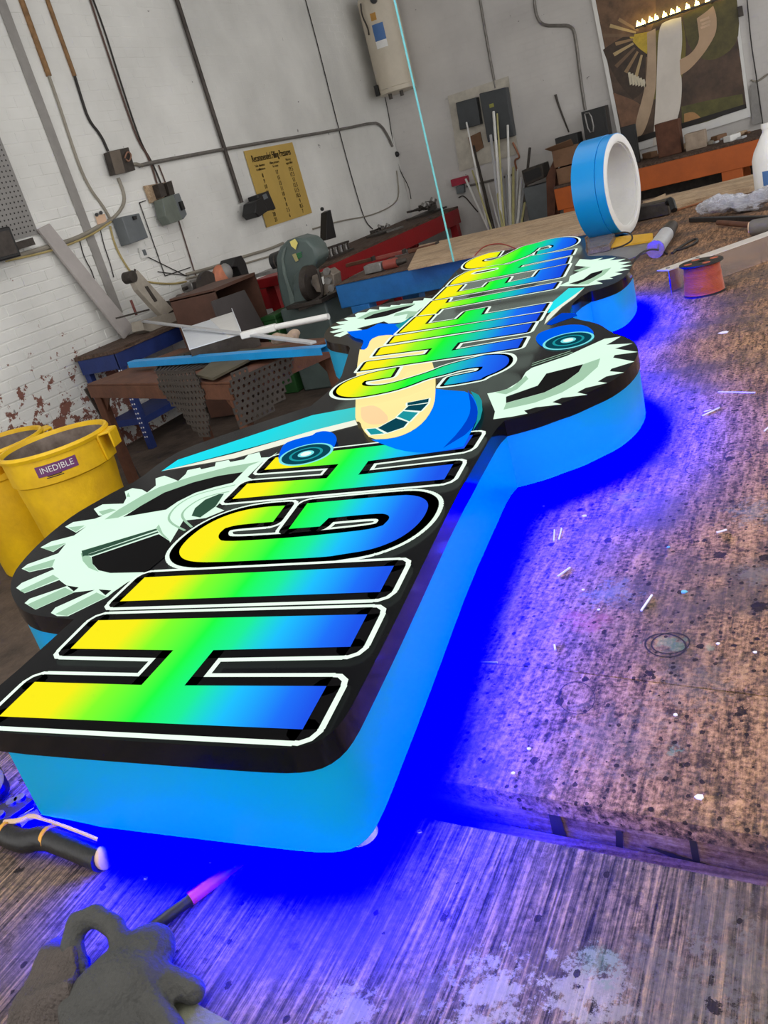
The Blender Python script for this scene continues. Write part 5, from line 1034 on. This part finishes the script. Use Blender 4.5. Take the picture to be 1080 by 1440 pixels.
# foil packet
f0, f1 = Z(996, 306, TZ), Z(1100, 290, TZ); fm = (f0 + f1) / 2; m = MB()
for i in range(22):
    t_ = i / 21; p = f0 + (f1 - f0) * t_; m.ball(p + Vector((random.uniform(-.02, .02), random.uniform(-.03, .04), .05 + .012 * math.sin(t_ * 9))), (random.uniform(.035, .055), random.uniform(.045, .07), random.uniform(.044, .052) * (1 if .08 < t_ else .8)), Matrix.Rotation(random.uniform(0, 3), 3, 'Z'), 8, 6)
fp = part('foil_packet', m, FOIL); tag(fp, 'crinkled silver foil packet on the work table', 'packet'); fr_ = fp.modifiers.new('r', 'REMESH'); fr_.mode = 'VOXEL'; fr_.voxel_size = .009; tx_ = bpy.data.textures.new('crinkle', 'CLOUDS'); tx_.noise_scale = .035; dp_ = fp.modifiers.new('d', 'DISPLACE'); dp_.texture = tx_; dp_.strength = .035; dp_.mid_level = .7; dp_.texture_coords = 'LOCAL'
# black rod, mallet
bar('black_rod', Z(971, 309, TZ + .012), Z(1110, 306, TZ + .012), .022, .022, DBLACK, 'straight black rod lying in front of the foil packet', 'rod')
mh = thing('rubber_mallet', 'wooden-handled mallet with a round grey head', 'mallet', Z(1068, 330, T0))
hm = Z(1072, 330, TZ); part('head', MB().lathe(hm + Vector((-.04, -.0, .034)), (1, -.25, 0), [(.028, 0), (.033, .008), (.033, .1), (.028, .108)], 28), mat('grey_rubber', (110, 106, 102), .7), mh); part('handle', MB().cyl(Z(1010, 313, TZ + .02), hm + Vector((0, 0, .035)), .012, n=12), RUST, mh); part('pale_face', MB().cyl(hm + Vector((-.046, .001, .034)), hm + Vector((-.04, 0, .034)), .026, n=24), CREAMTRIM, mh)
# flashlight-like tube, sealant gun parts
fl = thing('caulk_tube', 'grey caulking tube with a shiny round end', 'tube', Z(935, 340, T0))
q0, q1 = Z(922, 350, TZ + .036), Z(945, 318, TZ + .036); part('barrel', MB().cyl(q0, q0 + (q1 - q0) * .6, .034, n=24), PALEMETAL, fl); part('end_cap', MB().cyl(q0 - (q1 - q0).normalized() * .012, q0, .037, .037, 24), ALU, fl); part('nozzle', MB().cyl(q0 + (q1 - q0) * .6, q1, .036, .028, 20), DSTEEL, fl)
def ztile(name, q, h, m_, label, cat, z=None, parent=None):
    z = TZ if z is None else z
    o = part(name, MB().prism([Z(x, y, z) + Vector((0, 0, .0004)) for x, y in q], (0, 0, h)), m_, parent, smooth=False)
    return tag(o, label, cat) if parent is None else o
ztile('grey_plate', ((826, 360), (870, 372), (918, 352), (925, 338), (880, 330), (830, 345)), .004, mat('grey_plate', (128, 128, 130), .5), 'flat grey plate under the yellow strip', 'plate')
ztile('yellow_strip', ((846, 352), (919, 340), (918, 330), (870, 335), (842, 343)), .008, YELPAPER, 'yellow strip lying beside the caulking tube', 'strip', TZ + .0055)
ztile('plastic_bag', ((826, 345), (828, 358), (858, 352), (866, 338), (852, 330), (832, 333)), .03, mat('clear_bag', (150, 140, 140), .15, var=.5, scale=30, bump=1.0), 'crumpled clear plastic bag at the foot of the ring', 'bag', TZ + .006)
def tcable(q, r, m_, label): return tag(part('table_cable', MB().tube([Z(x, y, TZ + r + .001 + z_) for x, y, z_ in q], r), m_), label, 'cable')
tcable(((888, 372, .03), (900, 356, .06), (915, 350, .06), (930, 352, .01), (938, 357, 0)), .004, CABLE, 'black wire arching from the sign to the caulking tube')
tcable(((945, 356, 0), (958, 346, 0), (975, 336, 0), (982, 336, 0), (978, 342, 0), (960, 350, 0), (948, 352, 0)), .005, CABLE, 'loop of black wire behind the aluminium bar')
tcable(((862, 330, .02), (875, 326, .05), (888, 328, .05), (890, 338, .03), (876, 346, .02), (862, 350, .02)), .004, CABLE, 'black wire loop over the yellow strip')
tcable(((950, 296, 0), (975, 288, 0), (1005, 280, 0), (1025, 270, 0), (1036, 262, 0)), .006, mat('brown_cord', (150, 96, 60), .6), 'brown cord lying along the far edge of the table')
bxd = obox if False else None
dk_ = thing('black_block', 'dark block with a bent clip beside the ring', 'block', Z(905, 312, T0))
p = Z(914, 308, TZ); part('body', MB().box(p + Vector((0, .05, .04)), (.22, .14, .078)), DSTEEL, dk_, bevel=.006); part('clip', MB().tube([p + Vector((.1, 0, .06)), p + Vector((.13, -.04, .09)), p + Vector((.15, -.1, .03))], .018), DBLACK, dk_)
ztile('white_offcut', ((900, 290), (936, 274), (930, 290), (905, 304)), .01, PLYPALE, 'pale triangular board offcut behind the ring', 'offcut')
pk = thing('far_plank', 'pale plank with a bright edge along the far side of the table', 'plank', Z(985, 266, T0))
part('board', MB().prism([Z(x, y, TZ) + Vector((0, 0, .0006)) for x, y in ((905, 290), (1085, 246), (1090, 262), (930, 300))], (0, 0, .03)), PLYPALE, pk, smooth=False)
jg = thing('white_jug', 'translucent white plastic jug with a blue label', 'jug', Z(1085, 262, T0)); jp = Z(1087, 268, TZ + .03); jr = .085
part('body', MB().lathe((jp.x, jp.y, TZ + .032), (0, 0, 1), [(jr - .01, 0), (jr, .01), (jr, .16), (jr - .012, .2), (.035, .27), (.026, .285), (.026, .3)], 28), WHITEP, jg); part('cap', MB().cyl((jp.x, jp.y, TZ + .332), (jp.x, jp.y, TZ + .356), .03, n=20), WHITEP, jg)
vj = Vector((CAM.x - jp.x, CAM.y - jp.y, 0)).normalized(); aj = math.atan2(vj.y, vj.x); vs = [Vector((jp.x + math.cos(aj - .5 + .12 * i) * (jr + .001), jp.y + math.sin(aj - .5 + .12 * i) * (jr + .001), TZ + z_)) for i in range(9) for z_ in (.07, .14)]; part('label', MB().add(vs, [(2 * i, 2 * i + 2, 2 * i + 3, 2 * i + 1) for i in range(8)]), mat('blue_label', (70, 112, 170)), jg, fix=False)
# offcut sticks and flakes scattered over the table
for i, (x0, y0, x1, y1) in enumerate(((698, 746, 728, 738), (784, 812, 802, 799), (902, 860, 917, 838), (987, 586, 1012, 574), (990, 580, 1000, 577), (1010, 552, 1062, 553), (1075, 607, 1082, 601), (786, 760, 790, 744), (779, 762, 780, 746), (1008, 750, 1022, 746), (781, 915, 780, 908), (655, 932, 700, 933))):
    a_, b_ = Z(x0, y0, TZ), Z(x1, y1, TZ); tag(part('offcut_sliver', MB().beam(a_ + Vector((0, 0, .0015)), b_ + Vector((0, 0, .0015)), .0025, .002), CHALK), 'thin white plastic sliver lying on the work table', 'sliver', 'white slivers on the work table')
for i, (x, y) in enumerate(((822, 726), (907, 619), (1018, 468), (962, 833), (984, 1122), (820, 830), (1062, 918), (764, 712), (842, 858), (940, 770), (1010, 906), (950, 1006), (744, 1054), (590, 1170), (300, 1192), (296, 1212), (205, 1235), (722, 1088))):
    p = Z(x, y, TZ); s_ = .0022 if 4 < i else .004
    if i == 2: s_ = .012
    tag(part('paint_flake', MB().prism([p + Vector((s_ * math.cos(k_ * 1.1 + i) * (1 + .3 * (k_ % 2)), s_ * math.sin(k_ * 1.1 + i), .0004)) for k_ in range(6)], (0, 0, .0012)), CHALK if i not in (3, 9) else lit('none', (0, 0, 0)) if False else (CHALK if i not in (3, 9) else mat('aqua_flake', (110, 190, 196), .6))), 'small aqua paint flake on the work table' if i in (3, 9) else 'small white flake on the table boards', 'flake', 'flakes on the tables')
# marker rings, cracks and paint marks drawn on the boards (flat marks, parts of the table)
def ringmark(cx, cy, a_, b_, tilt, w_, parent, m_=PLYWAX, z=None):
    c_, s_ = math.cos(math.radians(tilt)), math.sin(math.radians(tilt)); n = 40; vs = []
    for i in range(n):
        t = 2 * math.pi * i / n
        for f in (1, 1 - w_): vs.append(Z(cx + (a_ * math.cos(t) * c_ - b_ * math.sin(t) * s_) * f, cy + (a_ * math.cos(t) * s_ + b_ * math.sin(t) * c_) * f, TZ) + Vector((0, 0, .0006)))
    part('marker_ring', MB().add(vs, [(2 * i, 2 * ((i + 1) % n), 2 * ((i + 1) % n) + 1, 2 * i + 1) for i in range(n)]), m_, parent, smooth=False, fix=False)
ringmark(936, 908, 30, 17, 5, .09, tbl); ringmark(943, 905, 28, 15, -5, .08, tbl); ringmark(811, 982, 26, 23, 10, .04, tbl); ringmark(984, 660, 21, 8, -4, .07, tbl); ringmark(1037, 641, 19, 9, -4, .07, tbl)
# black marks on the beam in the gap
_bn = Vector((.188, 2.46, 0)).normalized(); _bo = Vector((-1.16, .718, 0)) - _bn * .0015
def gapmark(q):
    P = []
    for x, y in q:
        d = ray(x, y); t = (_bo - CAM).dot(_bn) / d.dot(_bn); p = CAM + d * t; p.z = max(TZ - .15, min(TZ - .0235, p.z)); P.append(p)
    part('marker_stroke', MB().flat(P), PLYWAX, tbl, smooth=False, fix=False)
for q in (((770, 1140), (786, 1142), (800, 1186), (780, 1184)), ((866, 1168), (876, 1170), (876, 1202), (866, 1200)), ((906, 1190), (920, 1192), (1030, 1226), (1000, 1228)), ((968, 1176), (978, 1176), (986, 1220), (976, 1222))): gapmark(q)
# ------------------------------------------------------------------ hand tools, pen and glove in the foreground
pn = thing('marker_pen', 'marker pen with a pink-red barrel and long black cap', 'pen', Z(278, 1255, T0)); p0, p1 = Z(206, 1311, TZ + .0075), Z(352, 1199, TZ + .0075); pd = p1 - p0
part('cap', MB().lathe(p0, pd, [(.0055, 0), (.0068, .003), (.0068, pd.length * .4)], 20), DBLACK, pn); part('barrel', MB().lathe(p0 + pd * .4, pd, [(.0074, 0), (.0074, pd.length * .33), (.0066, pd.length * .35), (.0066, pd.length * .55), (.0055, pd.length * .59), (.002, pd.length * .6)], 20), PINK, pn)
def hpt(x, y, h): return Z(x, y, TZ) + Vector((0, 0, h))
kn = thing('hacksaw', 'black rubber-gripped tool edged in cream and orange', 'tool', hpt(80, 1205, 0))
path = [hpt(8, 1182, .016), hpt(40, 1198, .015), hpt(70, 1192, .018), hpt(110, 1206, .016), hpt(150, 1222, .015)]
part('grip', MB().tube(path, .0145, 14, 2), DBLACK, kn); part('edge_trim', MB().tube([hpt(20, 1180, .028), hpt(42, 1180, .03), hpt(58, 1172, .03), hpt(80, 1178, .03), hpt(120, 1192, .028), hpt(152, 1204, .026)], .0035, 8, 1), CREAMTRIM, kn)
for (x, y, h, m_) in ((20, 1185, .016, ORANGETRIM), (80, 1194, .018, ORANGETRIM)):
    p = hpt(x, y, h); part('band', MB().lathe(p - Vector((.003, 0, 0)), (1, -.1, 0), [(.0155, 0), (.0155, .006)], 20), m_, kn)
part('butt_cap', MB().ball(hpt(153, 1220, .015), (.009, .012, .0148)), CREAMTRIM, kn); part('blade', MB().prism([hpt(x, y, .012) for x, y in ((-20, 1165), (22, 1176), (14, 1192), (-20, 1188))], (0, 0, .004)), STEEL, kn)
pl_ = thing('wire_stripper', 'steel wire stripper jaws with round pivots', 'pliers', hpt(30, 1150, 0))
part('jaw', MB().prism([hpt(x, y, .006) for x, y in ((-10, 1150), (15, 1136), (40, 1128), (52, 1134), (40, 1144), (20, 1158), (0, 1164))], (0, 0, .006)), DSTEEL, pl_, bevel=.001); part('jaw', MB().prism([hpt(x, y, .0005) for x, y in ((10, 1172), (30, 1150), (56, 1142), (62, 1152), (44, 1158), (24, 1176))], (0, 0, .005)), STEEL, pl_, bevel=.001)
for x, y in ((5, 1158), (23, 1139), (34, 1134)): p = hpt(x, y, .012); part('pivot', MB().cyl(p, p + Vector((0, 0, .004)), .0075, n=16), STEEL, pl_)
part('spring_wire', MB().tube([hpt(25, 1156, .004), hpt(40, 1146, .004), hpt(50, 1140, .004)], .0015), STEEL, pl_)
tp_ = thing('tape_measure', 'black tape measure case with a yellow disc', 'tape measure', hpt(2, 1105, 0)); c_ = hpt(-6, 1125, 0)
part('case', MB().box(c_ + Vector((-.01, .0, .033)), (.06, .045, .066)), DBLACK, tp_, bevel=.014); p = c_ + Vector((.0202, -.004, .04)); part('disc', MB().cyl(p, p + Vector((.003, 0, 0)), .018, n=24), mat('tape_yellow', (240, 214, 30), .4), tp_)
# glove
gl = thing('work_glove', 'crumpled grey rubber-coated work glove with a dark knit cuff', 'glove', hpt(150, 1400, 0))
m = MB()
def sausage(q, r0, r1):
    P = [hpt(*k_) for k_ in q]
    for a_, b_ in zip(P[:-1], P[1:]):
        n_ = 6
        for i in range(n_ + 1): m.ball(a_ + (b_ - a_) * i / n_, r0 + (r1 - r0) * i / n_, None, 12, 8)
m.ball(hpt(192, 1405, .026), (.042, .036, .025)); m.ball(hpt(165, 1425, .024), (.04, .035, .024)); m.ball(hpt(215, 1372, .026), (.03, .035, .022)); m.ball(hpt(150, 1440, .02), (.045, .03, .02))
sausage(((126, 1390, .026), (122, 1366, .038), (134, 1344, .046), (160, 1336, .048), (184, 1348, .044), (198, 1380, .034)), .0105, .0115)
sausage(((225, 1385, .022), (250, 1400, .018), (278, 1408, .014)), .0145, .0125)
sausage(((205, 1395, .028), (220, 1425, .022), (250, 1465, .015)), .0145, .0125)
sausage(((180, 1410, .026), (192, 1440, .02), (205, 1480, .015)), .0145, .0125)
sausage(((150, 1430, .024), (150, 1465, .016), (152, 1490, .014)), .014, .0125)
hand = part('coated_hand', m, GLOVE, gl); rm = hand.modifiers.new('r', 'REMESH'); rm.mode = 'VOXEL'; rm.voxel_size = .0028; rm.use_smooth_shade = True; sm = hand.modifiers.new('s', 'SMOOTH'); sm.iterations = 6; sm.factor = .5
m = MB(); NV, NU = 15, 34
for j in range(NV):
    t = j / (NV - 1); L_0 = Vector((86 + 50 * t, 1322 + 38 * t)); L_1 = Vector((12 + 110 * t, 1462 - 10 * t))
    for i in range(NU):
        a_ = 2 * math.pi * i / NU; u = (1 - math.cos(a_)) / 2; px_ = L_0 + (L_1 - L_0) * u
        hh = (.004 + (.012 + .02 * t) * (1 + math.sin(a_)) * (.75 + .25 * math.sin(u * 9)) * math.sin(math.pi * min(max(u, .04), .96)) ** .5) + .0006 * (i % 2)
        m.v.append(hpt(px_.x, px_.y, max(.001, hh)))
m.f = [(j * NU + i, j * NU + (i + 1) % NU, (j + 1) * NU + (i + 1) % NU, (j + 1) * NU + i) for j in range(NV - 1) for i in range(NU)] + [tuple(range((NV - 1) * NU, NV * NU))]
cf = part('knit_cuff', m, CUFF, gl, label='dark knitted cuff'); sd_ = cf.modifiers.new('s', 'SUBSURF'); sd_.levels = 1; sd_.render_levels = 1
rgl = ztile('grey_rag', ((228, 1432), (262, 1408), (330, 1446), (300, 1460), (240, 1460)), .006, mat('grey_green_rag', (110, 112, 96), .9, var=.25, scale=40), 'grey-green cloth corner under the glove fingers', 'cloth')
# ------------------------------------------------------------------ tidy the helper property
for o in bpy.data.objects:
    if '_w' in o: del o['_w']
